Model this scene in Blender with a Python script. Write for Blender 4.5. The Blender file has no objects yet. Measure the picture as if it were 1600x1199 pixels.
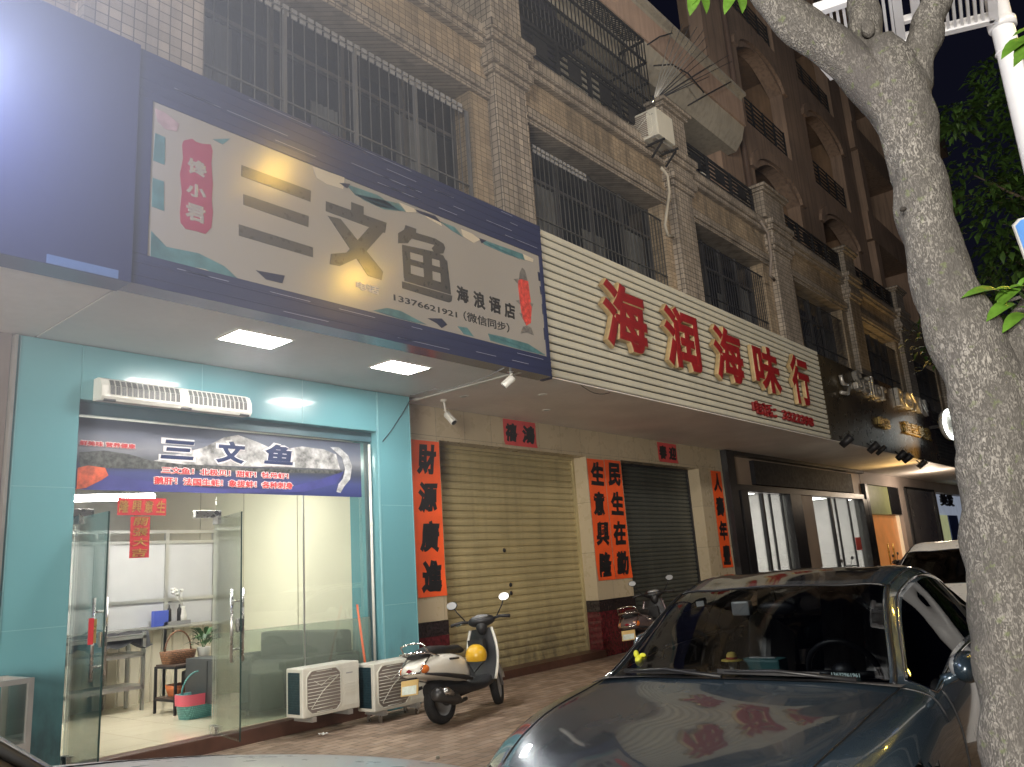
import bpy, bmesh, math, random
from mathutils import Vector, Matrix
random.seed(7)
scene = bpy.context.scene
COL = scene.collection
rad = math.radians
# ------------------------------------------------------------------ camera numbers (solved from the photo's vanishing lines)
FPX = 1254.15
yaw, pit, rol = rad(50.515), rad(13.1805), rad(-4.0535)
EYE = Vector((0, 0, 1.55))
_f = Vector((math.sin(yaw) * math.cos(pit), math.cos(yaw) * math.cos(pit), math.sin(pit)))
_r0 = Vector((math.cos(yaw), -math.sin(yaw), 0)); _u0 = _r0.cross(_f)
_r = _r0 * math.cos(rol) + _u0 * math.sin(rol); _u = _u0 * math.cos(rol) - _r0 * math.sin(rol)

def ray(u, v): return _f + _r * ((u - 800) / FPX) - _u * ((v - 599.5) / FPX)
def on(u, v, X=None, Y=None, Z=None):      # a measured photo point as a point on a real plane
    d = ray(u, v)
    t = (X - EYE.x) / d.x if X is not None else (Y - EYE.y) / d.y if Y is not None else (Z - EYE.z) / d.z
    return EYE + d * t
def dep(u, v, t): return EYE + ray(u, v) * t

# ------------------------------------------------------------------ mesh helper
ORG = {}
class MB:
    def __init__(s): s.v = []; s.f = []; s.m = []; s.sm = []
    def add(s, vs, fs, mi=0, sm=False):
        b = len(s.v); s.v += [tuple(p) for p in vs]
        for f in fs: s.f.append([b + i for i in f]); s.m.append(mi); s.sm.append(sm)
        return s
    def box(s, x0, x1, y0, y1, z0, z1, mi=0):
        return s.add([(x0,y0,z0),(x1,y0,z0),(x1,y1,z0),(x0,y1,z0),(x0,y0,z1),(x1,y0,z1),(x1,y1,z1),(x0,y1,z1)],
                     [(0,3,2,1),(4,5,6,7),(0,1,5,4),(1,2,6,5),(2,3,7,6),(3,0,4,7)], mi)
    def bar(s, p0, p1, w, h=None, up=(0,0,1), mi=0):
        h = h or w; p0 = Vector(p0); p1 = Vector(p1); d = (p1 - p0).normalized(); up = Vector(up)
        if abs(d.dot(up)) > .98: up = Vector((0,1,0))
        a = d.cross(up).normalized() * (w/2); b = a.cross(d).normalized() * (h/2)
        q = [p0-a-b, p0+a-b, p0+a+b, p0-a+b, p1-a-b, p1+a-b, p1+a+b, p1-a+b]
        return s.add(q, [(0,1,2,3),(7,6,5,4),(0,4,5,1),(1,5,6,2),(2,6,7,3),(3,7,4,0)], mi)
    def tube(s, pts, r, n=8, cap=True, mi=0, closed=False):
        pts = [Vector(p) for p in pts]; N = len(pts)
        rs = r if isinstance(r, (list, tuple)) else [r] * N
        vs = []; a0 = None
        for i, p in enumerate(pts):
            q0 = pts[i-1] if i > 0 else (pts[-1] if closed else p); q1 = pts[(i+1) % N] if (i < N-1 or closed) else p
            d = (q1 - q0)
            d = d.normalized() if d.length > 1e-9 else Vector((0,0,1))
            if a0 is None:
                up = Vector((0,0,1)) if abs(d.z) < .9 else Vector((1,0,0)); a = d.cross(up).normalized()
            else:
                a = (a0 - d * a0.dot(d)); a = a.normalized() if a.length > 1e-6 else d.orthogonal().normalized()
            a0 = a; b = d.cross(a)
            for k in range(n):
                t = 2*math.pi*k/n; vs.append(p + (a*math.cos(t) + b*math.sin(t)) * rs[i])
        fs = [(i*n+k, i*n+(k+1)%n, (i+1)*n+(k+1)%n, (i+1)*n+k) for i in range(N-1) for k in range(n)]
        if closed: fs += [((N-1)*n+k, (N-1)*n+(k+1)%n, (k+1)%n, k) for k in range(n)]
        elif cap: fs += [tuple(range(n))[::-1], tuple((N-1)*n+k for k in range(n))]
        return s.add(vs, fs, mi, True)
    def ell(s, c, rx, ry, rz, nu=16, nv=10, v0=0, v1=math.pi, mi=0):
        vs = []; c = Vector(c)
        for j in range(nv+1):
            t = v0 + (v1-v0)*j/nv
            for i in range(nu):
                a = 2*math.pi*i/nu
                vs.append(c + Vector((rx*math.sin(t)*math.cos(a), ry*math.sin(t)*math.sin(a), rz*math.cos(t))))
        fs = [(j*nu+i, (j+1)*nu+i, (j+1)*nu+(i+1)%nu, j*nu+(i+1)%nu) for j in range(nv) for i in range(nu)]
        return s.add(vs, fs, mi, True)
    def lathe(s, c, prof, n=20, axis='z', mi=0):
        c = Vector(c); vs = []
        for r, h in prof:
            for k in range(n):
                t = 2*math.pi*k/n; a, b = r*math.cos(t), r*math.sin(t)
                vs.append(c + Vector((a,b,h) if axis == 'z' else (a,h,b) if axis == 'y' else (h,a,b)))
        fs = [(i*n+k, i*n+(k+1)%n, (i+1)*n+(k+1)%n, (i+1)*n+k) for i in range(len(prof)-1) for k in range(n)]
        return s.add(vs, fs, mi, True)
    def poly(s, pts, mi=0): return s.add(pts, [tuple(range(len(pts)))], mi)
    def prism(s, pts, vec, mi=0):
        n = len(pts); vec = Vector(vec); a = [Vector(p) for p in pts]
        return s.add(a + [p+vec for p in a], [tuple(range(n))[::-1], tuple(range(n, 2*n))] + [(i, (i+1)%n, n+(i+1)%n, n+i) for i in range(n)], mi)
    def grid(s, rows, mi=0, sm=True):
        n = len(rows[0]); vs = [p for r in rows for p in r]
        return s.add(vs, [(i*n+k, i*n+k+1, (i+1)*n+k+1, (i+1)*n+k) for i in range(len(rows)-1) for k in range(n-1)], mi, sm)
    def build(s, name, mat, parent=None, local=False, bevel=0, seg=2, fix=True, kind=None, label=None):
        me = bpy.data.meshes.new(name)
        o = ORG.get(parent, Vector()) if parent is not None else Vector()
        vs = s.v if local else [Vector(p) - o for p in s.v]
        me.from_pydata([tuple(p) for p in vs], [], s.f); me.update()
        for p, mi, sm in zip(me.polygons, s.m, s.sm): p.material_index = mi; p.use_smooth = sm
        if fix or bevel:
            bm = bmesh.new(); bm.from_mesh(me)
            if fix: bmesh.ops.recalc_face_normals(bm, faces=bm.faces)
            if bevel:
                ed = [e for e in bm.edges if len(e.link_faces) == 2 and e.calc_face_angle(0) > .6]
                bmesh.ops.bevel(bm, geom=ed, offset=bevel, segments=seg, profile=.6, affect='EDGES', clamp_overlap=True)
            bm.to_mesh(me); bm.free()
        for m in (mat if isinstance(mat, (list, tuple)) else [mat]): me.materials.append(m)
        ob = bpy.data.objects.new(name, me); COL.objects.link(ob)
        if parent is not None: ob.parent = parent; ORG[ob] = o
        if kind: ob['kind'] = kind
        if label: ob['label'] = label
        return ob

def thing(name, label, cat, loc=(0,0,0), rot=0, group=None):
    o = bpy.data.objects.new(name, None); COL.objects.link(o); o.location = loc
    if rot: o.rotation_euler = (0, 0, rot)
    o['label'] = label; o['category'] = cat
    if group: o['group'] = group
    o.empty_display_size = .2; ORG[o] = Vector(loc)
    return o
def tag(o, label, cat, group=None):
    o['label'] = label; o['category'] = cat
    if group: o['group'] = group
    return o
def dup(o, loc=None, rot=None, label=None, parent=None):
    c = o.copy(); COL.objects.link(c)
    if parent is not None: c.parent = parent
    for ch in list(o.children): dup(ch, parent=c)
    if loc is not None: c.location = loc; ORG[c] = Vector(loc)
    if rot is not None: c.rotation_euler = rot
    if label: c['label'] = label
    return c

# ------------------------------------------------------------------ lettering: glyph outlines as real thin meshes
def glyphs(mb, s, x0, x1, z0, z1, Y, d=.004, bold=0.0, shear=0, face=-1, mi=0, mi_side=None, jitter=0):
    """fit text into x0..x1, z0..z1 on the plane Y, standing d proud towards -Y"""
    c = bpy.data.curves.new('glyphs', 'FONT'); c.body = s; c.size = 1; c.shear = shear
    c.extrude = .05; c.bevel_depth = bold; c.bevel_resolution = 1; c.resolution_u = 3; c.fill_mode = 'FRONT' if mi_side is None else 'BOTH'
    o = bpy.data.objects.new('glyphs', c); COL.objects.link(o)
    dg = bpy.context.evaluated_depsgraph_get(); me = bpy.data.meshes.new_from_object(o.evaluated_get(dg))
    co = [v.co.copy() for v in me.vertices]
    if jitter:
        for p in co: p.x += jitter*math.sin(p.y*9+p.x*5); p.y += jitter*math.sin(p.x*11+1)
    ax, bx = min(p.x for p in co), max(p.x for p in co); ay, by = min(p.y for p in co), max(p.y for p in co)
    az, bz = min(p.z for p in co), max(p.z for p in co)
    sx, sy, sz = (x1-x0)/max(bx-ax,1e-6), (z1-z0)/max(by-ay,1e-6), d/max(bz-az,1e-6)
    vs = [(x0+(p.x-ax)*sx, Y-(p.z-az)*sz, z0+(p.y-ay)*sy) for p in co]
    b = len(mb.v); mb.v += vs
    for p in me.polygons:
        mb.f.append([b+i for i in p.vertices]); mb.sm.append(False)
        mb.m.append(mi if (mi_side is None or p.normal.z > .8) else mi_side)
    bpy.data.objects.remove(o); bpy.data.curves.remove(c); bpy.data.meshes.remove(me)
def gpx(mb, s, tl, br, Y, **k):
    a = on(*tl, Y=Y); b = on(*br, Y=Y); glyphs(mb, s, a.x, b.x, b.z, a.z, Y, **k)

# ------------------------------------------------------------------ materials
MATS = {}
def nt(name):
    m = bpy.data.materials.new(name); m.use_nodes = True; n = m.node_tree
    return m, n, n.nodes['Principled BSDF'], n.links
def mth(n, op, a, b=None):
    x = n.nodes.new('ShaderNodeMath'); x.operation = op
    for i, q in enumerate((a, b)):
        if q is None: continue
        if isinstance(q, (int, float)): x.inputs[i].default_value = q
        else: n.links.new(q, x.inputs[i])
    return x.outputs[0]
def noise(n, vec, scale, detail=4, rough=.55, dist=0):
    x = n.nodes.new('ShaderNodeTexNoise'); x.inputs['Scale'].default_value = scale; x.inputs['Detail'].default_value = detail
    x.inputs['Roughness'].default_value = rough; x.inputs['Distortion'].default_value = dist
    n.links.new(vec, x.inputs['Vector']); return x.outputs['Fac']
def mapr(n, val, a, b, c, d):
    x = n.nodes.new('ShaderNodeMapRange'); n.links.new(val, x.inputs[0])
    for i, q in enumerate((a, b, c, d)): x.inputs[i+1].default_value = q
    return x.outputs[0]
def mixc(n, fac, a, b, mode='MIX'):
    x = n.nodes.new('ShaderNodeMix'); x.data_type = 'RGBA'; x.blend_type = mode
    if isinstance(fac, (int, float)): x.inputs[0].default_value = fac
    else: n.links.new(fac, x.inputs[0])
    for i, q in ((6, a), (7, b)):
        if isinstance(q, (tuple, list)): x.inputs[i].default_value = (*q[:3], 1)
        else: n.links.new(q, x.inputs[i])
    return x.outputs[2]
def pos(n, sx=1, sy=1, sz=1, obj=False):
    t = n.nodes.new('ShaderNodeTexCoord').outputs['Object'] if obj else n.nodes.new('ShaderNodeNewGeometry').outputs['Position']
    mp = n.nodes.new('ShaderNodeMapping'); mp.inputs['Scale'].default_value = (sx, sy, sz); n.links.new(t, mp.inputs[0]); return mp.outputs[0]
def bumpn(n, h, st=.3, dist=.01, prev=None):
    b = n.nodes.new('ShaderNodeBump'); b.inputs['Strength'].default_value = st; b.inputs['Distance'].default_value = dist
    n.links.new(h, b.inputs['Height'])
    if prev: n.links.new(prev, b.inputs['Normal'])
    return b.outputs[0]
def mat(name, col, rough=.5, metal=0, var=.15, sc=3, bump=0, bs=60, coat=0, streak=0, dirt=None, emit=0, ecol=None, spec=None, rv=.15, obj=False, base=0):
    if name in MATS: return MATS[name]
    m, n, p, L = nt(name)
    v = pos(n, obj=obj)
    f = noise(n, v, sc, 5)
    c = mixc(n, mapr(n, f, .3, .7, 0, 1), tuple(x*(1-var) for x in col), tuple(min(1, x*(1+var)) for x in col))
    if streak:
        g = noise(n, pos(n, 9, 9, .5, obj), 1.0, 4)
        c = mixc(n, mapr(n, g, .45, .75, 0, streak), c, dirt or tuple(x*.45 for x in col))
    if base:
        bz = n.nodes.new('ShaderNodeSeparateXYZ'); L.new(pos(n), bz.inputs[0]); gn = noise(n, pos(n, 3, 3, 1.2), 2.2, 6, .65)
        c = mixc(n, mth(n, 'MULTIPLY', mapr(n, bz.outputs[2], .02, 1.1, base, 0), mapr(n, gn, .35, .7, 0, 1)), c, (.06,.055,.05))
    L.new(c, p.inputs['Base Color'])
    r = noise(n, v, sc*4, 3); L.new(mapr(n, r, .3, .7, max(0.02, rough*(1-rv)), min(1, rough*(1+rv))), p.inputs['Roughness'])
    p.inputs['Metallic'].default_value = metal
    if coat: p.inputs['Coat Weight'].default_value = coat; p.inputs['Coat Roughness'].default_value = .04
    if spec is not None: p.inputs['Specular IOR Level'].default_value = spec
    if bump: L.new(bumpn(n, noise(n, v, bs, 4), bump, .006), p.inputs['Normal'])
    if emit: p.inputs['Emission Color'].default_value = (*(ecol or col), 1); p.inputs['Emission Strength'].default_value = emit
    MATS[name] = m; return m
def tiles(name, col, mortar, w, h, plane='XZ', offset=0.0, rough=.45, var=.2, ms=.006, bump=.5, dirt=.35, col2=None, sc=.35, streak=0):
    m, n, p, L = nt(name)
    s = n.nodes.new('ShaderNodeSeparateXYZ'); L.new(n.nodes.new('ShaderNodeNewGeometry').outputs['Position'], s.inputs[0])
    cb = n.nodes.new('ShaderNodeCombineXYZ')
    if plane == 'XZ': L.new(mth(n, 'ADD', s.outputs[0], s.outputs[1]), cb.inputs[0]); L.new(mth(n, 'ADD', s.outputs[2], 0.013), cb.inputs[1])
    else: L.new(s.outputs[0], cb.inputs[0]); L.new(s.outputs[1], cb.inputs[1])
    b = n.nodes.new('ShaderNodeTexBrick'); L.new(cb.outputs[0], b.inputs['Vector'])
    b.offset = offset; b.inputs['Scale'].default_value = 1; b.inputs['Brick Width'].default_value = w; b.inputs['Row Height'].default_value = h
    b.inputs['Mortar Size'].default_value = ms; b.inputs['Mortar Smooth'].default_value = .3; b.inputs['Bias'].default_value = 0
    b.inputs['Color1'].default_value = (*[x*(1-var) for x in col], 1); b.inputs['Color2'].default_value = (*[x*(1+var) for x in (col2 or col)], 1)
    b.inputs['Mortar'].default_value = (*mortar, 1)
    g = noise(n, pos(n, 1, 1, sc), 1.3, 6, .6)
    c = mixc(n, mapr(n, g, .4, .75, 0, dirt), b.outputs['Color'], tuple(x*.35 for x in col))
    if streak: c = mixc(n, mapr(n, noise(n, pos(n, 5, 5, .28), 1.0, 5), .48, .72, 0, streak), c, (.045,.04,.036))
    L.new(c, p.inputs['Base Color']); L.new(mapr(n, noise(n, pos(n), 6, 4), .3, .7, rough*.7, min(1, rough*1.4)), p.inputs['Roughness'])
    L.new(bumpn(n, mth(n, 'MULTIPLY', b.outputs['Fac'], -1), bump, .004), p.inputs['Normal'])
    MATS[name] = m; return m
def glass(name, tint=(.86,.93,.9), refl=1.0, rough=.0, haze=0, hcol=(.6,.65,.6)):
    m = bpy.data.materials.new(name); m.use_nodes = True; n = m.node_tree; n.nodes.clear(); L = n.links
    out = n.nodes.new('ShaderNodeOutputMaterial'); tr = n.nodes.new('ShaderNodeBsdfTransparent'); tr.inputs[0].default_value = (*tint, 1)
    gl = n.nodes.new('ShaderNodeBsdfGlossy'); gl.inputs['Roughness'].default_value = rough; gl.inputs[0].default_value = (1,1,1,1)
    fr = n.nodes.new('ShaderNodeFresnel'); fr.inputs[0].default_value = 1.5
    mx = n.nodes.new('ShaderNodeMixShader'); L.new(mth(n, 'MULTIPLY', fr.outputs[0], refl), mx.inputs[0]); base = tr.outputs[0]
    if haze:
        df = n.nodes.new('ShaderNodeBsdfTranslucent'); d2 = n.nodes.new('ShaderNodeBsdfDiffuse'); df.inputs[0].default_value = d2.inputs[0].default_value = (*hcol, 1)
        a = n.nodes.new('ShaderNodeAddShader'); L.new(df.outputs[0], a.inputs[0]); L.new(d2.outputs[0], a.inputs[1])
        mh = n.nodes.new('ShaderNodeMixShader'); L.new(base, mh.inputs[1]); L.new(a.outputs[0], mh.inputs[2])
        f = noise(n, pos(n), 2.5, 4); zz = n.nodes.new('ShaderNodeSeparateXYZ'); L.new(pos(n), zz.inputs[0]); L.new(mth(n, 'MULTIPLY', mapr(n, f, .3, .75, .93, 1.07), mapr(n, zz.outputs[2], .35, 1.13, haze*.62, haze*1.25)), mh.inputs[0]); base = mh.outputs[0]
    L.new(base, mx.inputs[1]); L.new(gl.outputs[0], mx.inputs[2]); L.new(mx.outputs[0], out.inputs[0])
    MATS[name] = m; return m
def lamp_mat(name, col, s):
    m, n, p, L = nt(name); p.inputs['Base Color'].default_value = (.8,.8,.8,1)
    p.inputs['Emission Color'].default_value = (*col, 1); p.inputs['Emission Strength'].default_value = s; MATS[name] = m; return m

TILE = tiles('column_tile', (.36,.315,.265), (.05,.042,.037), .105, .1, ms=.007, dirt=.5, streak=.55)
TILE2 = tiles('spandrel_tile', (.35,.28,.20), (.10,.078,.055), .11, .075, ms=.005, dirt=.5, streak=.6)
TILEG = tiles('grey_tile', (.42,.37,.33), (.07,.06,.055), .11, .1, ms=.006, dirt=.3, streak=.4)
STUCCO = mat('far_stucco', (.29,.205,.155), .85, var=.2, sc=.8, bump=.3, bs=25, streak=.75)
STUCCO2 = mat('eave_paint', (.42,.30,.235), .8, var=.15, sc=1.2, bump=.2, bs=30, streak=.5)
PALE = mat('pale_plaster', (.40,.37,.31), .8, var=.12, sc=1.5, streak=.5)
DARK = mat('dark_void', (.012,.013,.018), .7, var=.4)
BLACK = mat('black_paint', (.012,.012,.014), .35, var=.3)
IRON = mat('black_iron', (.02,.02,.023), .5, .3, var=.3)
STEEL = mat('brushed_steel', (.55,.55,.54), .28, 1, var=.1)
CHROME = mat('chrome', (.8,.8,.8), .08, 1, var=.05)
ALU = mat('aluminium', (.62,.62,.6), .35, .8, var=.08)
WHITE = mat('white_plastic', (.72,.72,.68), .4, var=.06, sc=6)
GREYP = mat('grey_plastic', (.25,.25,.25), .5)
SOFFIT = mat('soffit_white', (.58,.58,.57), .45, var=.08, sc=1.2, bump=.05, bs=12, streak=.1)
SOFFIT2 = mat('soffit_beige', (.74,.71,.68), .6, var=.1, sc=1.2, streak=.12)
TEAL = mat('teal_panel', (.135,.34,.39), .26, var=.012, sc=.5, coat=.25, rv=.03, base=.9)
TEAL2 = mat('teal_light', (.20,.42,.46), .3, var=.05, sc=1.5)
STONE = tiles('beige_stone', (.50,.42,.29), (.22,.19,.14), .62, .9, ms=.004, bump=.3, dirt=.2, rough=.3, var=.05)
REDG = mat('red_granite', (.085,.012,.016), .16, var=.5, sc=22, coat=.3)
DKG = mat('dark_granite', (.025,.018,.018), .16, var=.6, sc=26)
BROWN = mat('brown_tile', (.085,.04,.028), .35, var=.25, sc=6, streak=.2)
NAVY = mat('navy_panel', (.03,.037,.105), .24, var=.04, sc=1.3, coat=.6, rv=.05)
NAVY2 = mat('deep_navy', (.012,.016,.055), .4)
INK = mat('poster_ink', (.07,.068,.066), .3, var=.08, coat=1)  # black lifted to grey: the veil of haze is put into the ink
INKB = mat('black_ink', (.012,.011,.012), .5, var=.2)
POSTER = mat('poster_vinyl', (.40,.375,.345), .26, var=.015, sc=.8, coat=1, rv=.03)
for q_ in (POSTER, INK, NAVY):
    b_ = q_.node_tree.nodes['Principled BSDF']; b_.inputs['Coat Roughness'].default_value = .16; b_.inputs['Coat IOR'].default_value = 1.75
ORANGE = mat('orange_paper', (.88,.11,.02), .55, var=.10, sc=4, bump=.15, bs=9)
REDP = mat('red_paper', (.62,.07,.07), .55, var=.12, sc=4, bump=.15, bs=9)
RED = mat('red_vinyl', (.62,.03,.035), .4, var=.1)
SEAL = mat('seal_red', (.36,.045,.095), .4, var=.1)
GOLD = mat('gold_leaf', (.75,.5,.15), .3, .7, var=.2)
WINDOWGL = mat('night_glass', (.012,.014,.02), .06, var=.3, spec=.6)
RUBBER = mat('rubber', (.012,.012,.013), .75, var=.3, sc=20)
BLKPL = mat('black_plastic', (.016,.016,.018), .42, var=.3, sc=8)
GLASS = glass('clear_glass', (.95,.98,.955), .7)
FROST = glass('frosted_glass', (.80,.86,.80), .8, haze=.24, hcol=(.30,.34,.30))
CARGL = glass('car_glass', (.80,.83,.82), 1.0)
CARGLD = glass('tinted_glass', (.06,.065,.07), .55)
LED = lamp_mat('led_panel', (1,.97,.92), 85)
TUBE = lamp_mat('tube_light', (1,.97,.9), 60)
# ================================================================== setting
g = MB(); g.box(-300, 400, -300, 300, -.3, -.15)
g.build('road', mat('asphalt', (.05,.05,.052), .8, var=.3, sc=1.5, bump=.5, bs=90), kind='structure')
PAVE = tiles('paver_brick', (.31,.215,.15), (.12,.088,.068), .24, .12, 'XY', .5, .6, .22, .008, .6, .55, col2=(.36,.265,.195), sc=1)
g = MB(); g.box(-40, 90, -1.6, 8.35, -.15, 0); g.build('pavement', PAVE, kind='structure')
g = MB(); g.box(-40, 90, -1.75, -1.603, -.15, .01); g.build('kerb', mat('kerb_stone', (.3,.29,.27), .7, sc=5), kind='structure')

# ================================================================== the tiled building
FY, WY, SY = 6.35, 6.5, 6.2
B = thing('apartment_building', 'long tiled apartment building with shops under its overhanging upper floors', 'building', (0, 8.4, 0))
COLS = [(-3.0, -2.3), (2.35, 3.45), (7.8, 8.5), (12.9, 13.65), (17.65, 18.65), (23.0, 23.9), (28.2, 29.1), (33.4, 34.3)]
def column(x0, x1, m=TILE):
    g = MB(); g.box(x0, x1, FY, 6.9, 4.3, 8.45)
    for z0, z1, e in ((8.452, 8.56, .05), (8.562, 8.72, .1), (8.724, 8.93, .055), (8.934, 9.06, .11), (9.063, 9.2, .15)):
        g.box(x0-e, x1+e, FY-e, 6.9, z0, z1)
    return g.build('column', m, B, bevel=.008, seg=1)
for i, (a, b) in enumerate(COLS): column(a, b, TILEG if i < 2 else TILE)
bays = [(-2.3, 2.35), (3.45, 7.8), (8.5, 12.9), (13.65, 17.65), (18.65, 23.0), (23.9, 28.2), (29.1, 33.4)]
wins = [(-2.0, 2.1), (3.47, 7.42), (8.72, 12.66), (13.98, 17.22), (19.15, 22.6), (24.3, 27.8), (29.5, 33.0)]
g = MB()
for (a, b), (p, q) in zip(bays, wins):
    g.box(a, b, WY, 6.9, 8.3, 8.86)                       # spandrel under the terrace
    if p-a > .03: g.box(a, p, WY+.003, 6.9, 4.3, 8.298)
    if b-q > .03: g.box(q, b, WY+.003, 6.9, 4.3, 8.298)
g.build('wall', TILE2, B)
g = MB()
for a, b in bays:
    g.box(a, b, WY-.09, 6.9, 8.13, 8.296); g.box(a, b, WY-.05, 6.9, 8.05, 8.126)
    g.box(a, b, WY-.10, 6.9, 8.864, 8.96); g.box(a, b, WY-.15, 6.9, 8.964, 9.07); g.box(a, b, WY-.11, 8.3, 9.074, 9.21)
g.build('cornice', TILE, B, bevel=.006, seg=1)
g = MB(); g.box(-4, 44, 6.9, 8.3, 4.05, 4.2); g.box(-4, 44, 8.75, 8.9, 9.0, 9.2); g.build('floor_slab', PALE, B)
BARW = mat('pale_bar', (.125,.125,.13), .5, .2, var=.3, sc=8)
BARD = mat('dark_bar', (.05,.052,.062), .5, .4, var=.3, sc=8)
WFR = mat('window_frame', (.10,.10,.11), .4, .5, var=.2)
for i, (p, q) in enumerate(wins):
    w = MB(); w.box(p, q, 6.86, 6.9, 4.4, 8.05); wo = w.build('window', WINDOWGL, B)
    if i < 5:
        cu = MB(); rr = random.Random(i+3)
        for k in range(3):
            a = p+(q-p)*(k/3+rr.uniform(.02, .1)); wd = rr.uniform(.35, .8); zb = rr.choice((4.5, 6.3)); zt_ = 7.4 if k != 1 else 7.0
            cu.grid([[(a+wd*j/16, 6.845-.012*math.cos(j*1.9), z) for j in range(17)] for z in (zb, zt_)])
        cu.build('curtain', mat('dim_curtain', (.075,.08,.085), .9, var=.35, sc=3), wo)
    fr = MB()
    for x in (p+.02, p+(q-p)*.25, p+(q-p)*.5, p+(q-p)*.75, q-.04): fr.box(x, x+.05, 6.8, 6.857, 4.4, 8.04)
    fr.box(p, q, 6.805, 6.857, 7.42, 7.47); fr.build('frame', WFR, wo)
    gb = MB(); n = int((q-p)/(.155 if i == 1 else .115)); zt = 7.72
    for k in range(n+1):
        x = p+.03+(q-p-.06)*k/n; gb.tube([(x, 6.56, 4.5), (x, 6.56, zt)], .009 if i > 1 else .008, 5)
    for z in (6.6, zt): gb.box(p, q, 6.545, 6.575, z, z+.018)
    gb.build('window_grille', BARW if i == 1 else BARD if i > 2 else mat('mid_bar', (.09,.092,.09), .5, .3), wo)
    if i in (1, 2):
        gm = MB()
        for k in range(5 if i == 1 else 0):
            x = p+.02+(q-p-.08)*k/4; gm.box(x, x+.04, 6.53, 6.575, 4.5, zt)
        if i == 1: gm.build('grille_post', mat('dull_post', (.12,.12,.125), .5), wo); gm = MB()
        for k in range(34):                                 # row of small pale vent bricks above the bars
            x = p+.1+(q-p-.2)*k/34
            if i == 2 and k > 12: break
            for z in (7.66, 7.74): gm.box(x, x+.075, 6.535, 6.55, z, z+.05)
        gm.build('grille_rail', mat('vent_pale', (.25,.25,.26), .6), wo)
# soffit of the overhang (two tones, with the seam between the shops)
g = MB(); g.box(2.735, 7.70, 6.14, 8.02, 4.012, 4.048); g.build('soffit', SOFFIT, B)
g = MB(); g.box(-4, 2.725, 6.2, 8.1, 4.02, 4.048); g.box(7.71, 44, 6.22, 8.42, 4.03, 4.048); g.build('soffit', SOFFIT2, B)
g = MB(); g.bar((7.705, 6.2, 4.015), (7.705, 8.3, 4.015), .06, .03); g.build('cable_duct', WHITE, B)
# ground floor wall, pillars, dado
PF, SF = 8.4, 8.72
g = MB()
g.box(7.46, 17.78, PF, 8.9, 3.53, 4.029)
g.build('shop_wall', STONE, B, bevel=.004, seg=1)
for x0, x1 in ((7.46, 8.40), (12.17, 13.36), (16.58, 17.78)):
    g = MB(); g.box(x0, x1, PF, 8.9, .955, 3.528); po_ = g.build('pillar', STONE, B, bevel=.004, seg=1)
    g = MB(); g.box(x0, x1, PF-.012, 8.9, .76, .952); g.build('granite_band', DKG, po_)
    g = MB(); g.box(x0, x1, PF-.012, 8.9, .0, .757); g.build('granite_dado', REDG, po_)
for a, b in ((8.40, 12.17), (13.36, 16.58)): g = MB(); g.box(a, b, 8.33, 8.9, 0, .12); g.build('threshold', BROWN, B, bevel=.008)
def shutter(x0, x1, z0, z1, pitch, m, mr, lab):
    n = int((z1-z0)/pitch); rows = []
    prof = []
    for k in range(n):
        z = z1-k*pitch
        prof += [(0.0, z-.002), (-.016, z-.014), (-.024, z-pitch*.45), (-.016, z-pitch*.8), (.0, z-pitch*.87), (.008, z-pitch*.9), (.008, z-pitch*.985)]
    NX = 12
    for dy, z in prof: rows.append([(x0+(x1-x0)*k/NX, SF+dy+random.uniform(-.0015, .0015), z) for k in range(NX+1)])
    g = MB(); g.grid(rows, sm=False); s = g.build('roller_shutter', m, B, label=lab)
    r = MB()
    for x in (x0, x1-.06): r.box(x, x+.06, SF-.05, SF+.02, z0, z1)
    r.box(x0+.06, x1-.06, SF-.035, SF+.012, z0, z0+.05); r.box(x0+.06, x1-.06, SF-.07, SF+.1, z1-.05, z1+.06); r.build('shutter_rail', mr, s)
    return s
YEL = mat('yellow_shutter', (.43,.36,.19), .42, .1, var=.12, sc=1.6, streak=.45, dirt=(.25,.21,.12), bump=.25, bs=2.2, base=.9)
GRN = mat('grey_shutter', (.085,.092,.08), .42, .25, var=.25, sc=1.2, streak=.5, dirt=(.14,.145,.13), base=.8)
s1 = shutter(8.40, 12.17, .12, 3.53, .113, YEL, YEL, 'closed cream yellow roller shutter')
for x, z in ((10.05, 1.9), (10.15, 1.35), (10.15, 1.22)): g = MB(); g.lathe((x, SF-.03, z), [(0, -.012), (.03, -.01), (.035, 0)], 12, 'y'); g.build('keyhole', IRON, s1)
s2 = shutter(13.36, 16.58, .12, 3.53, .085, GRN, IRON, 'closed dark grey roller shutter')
# upper storeys behind the terrace
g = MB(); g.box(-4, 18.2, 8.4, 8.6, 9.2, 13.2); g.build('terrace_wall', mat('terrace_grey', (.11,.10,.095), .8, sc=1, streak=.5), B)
for x0, x1, a in ((7.95, 8.65, 12.5), (2.4, 3.4, 13)): g = MB(); g.box(x0, x1, 6.45, 7.4, 9.214, a); g.build('column', TILE, B, bevel=.008, seg=1)
g = MB()                                                    # eave: fascia, lip and sloped underside
def eave(pts, m, nm):
    g = MB(); g.prism([(8.66, y, z) for y, z in pts], (9.9, 0, 0)); return g.build(nm, m, B)
eave([(6.9, 12.98), (6.9, 13.08), (6.78, 13.1), (6.78, 13.2), (8.6, 13.2), (8.6, 12.98)], PALE, 'eave_lip')
eave([(6.9, 12.28), (6.9, 12.977), (8.6, 12.977), (8.6, 12.28)], STUCCO2, 'eave')
eave([(6.95, 12.277), (8.6, 12.277), (8.6, 11.7), (7.25, 11.7), (7.05, 11.95)], PALE, 'eave_underside')
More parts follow.
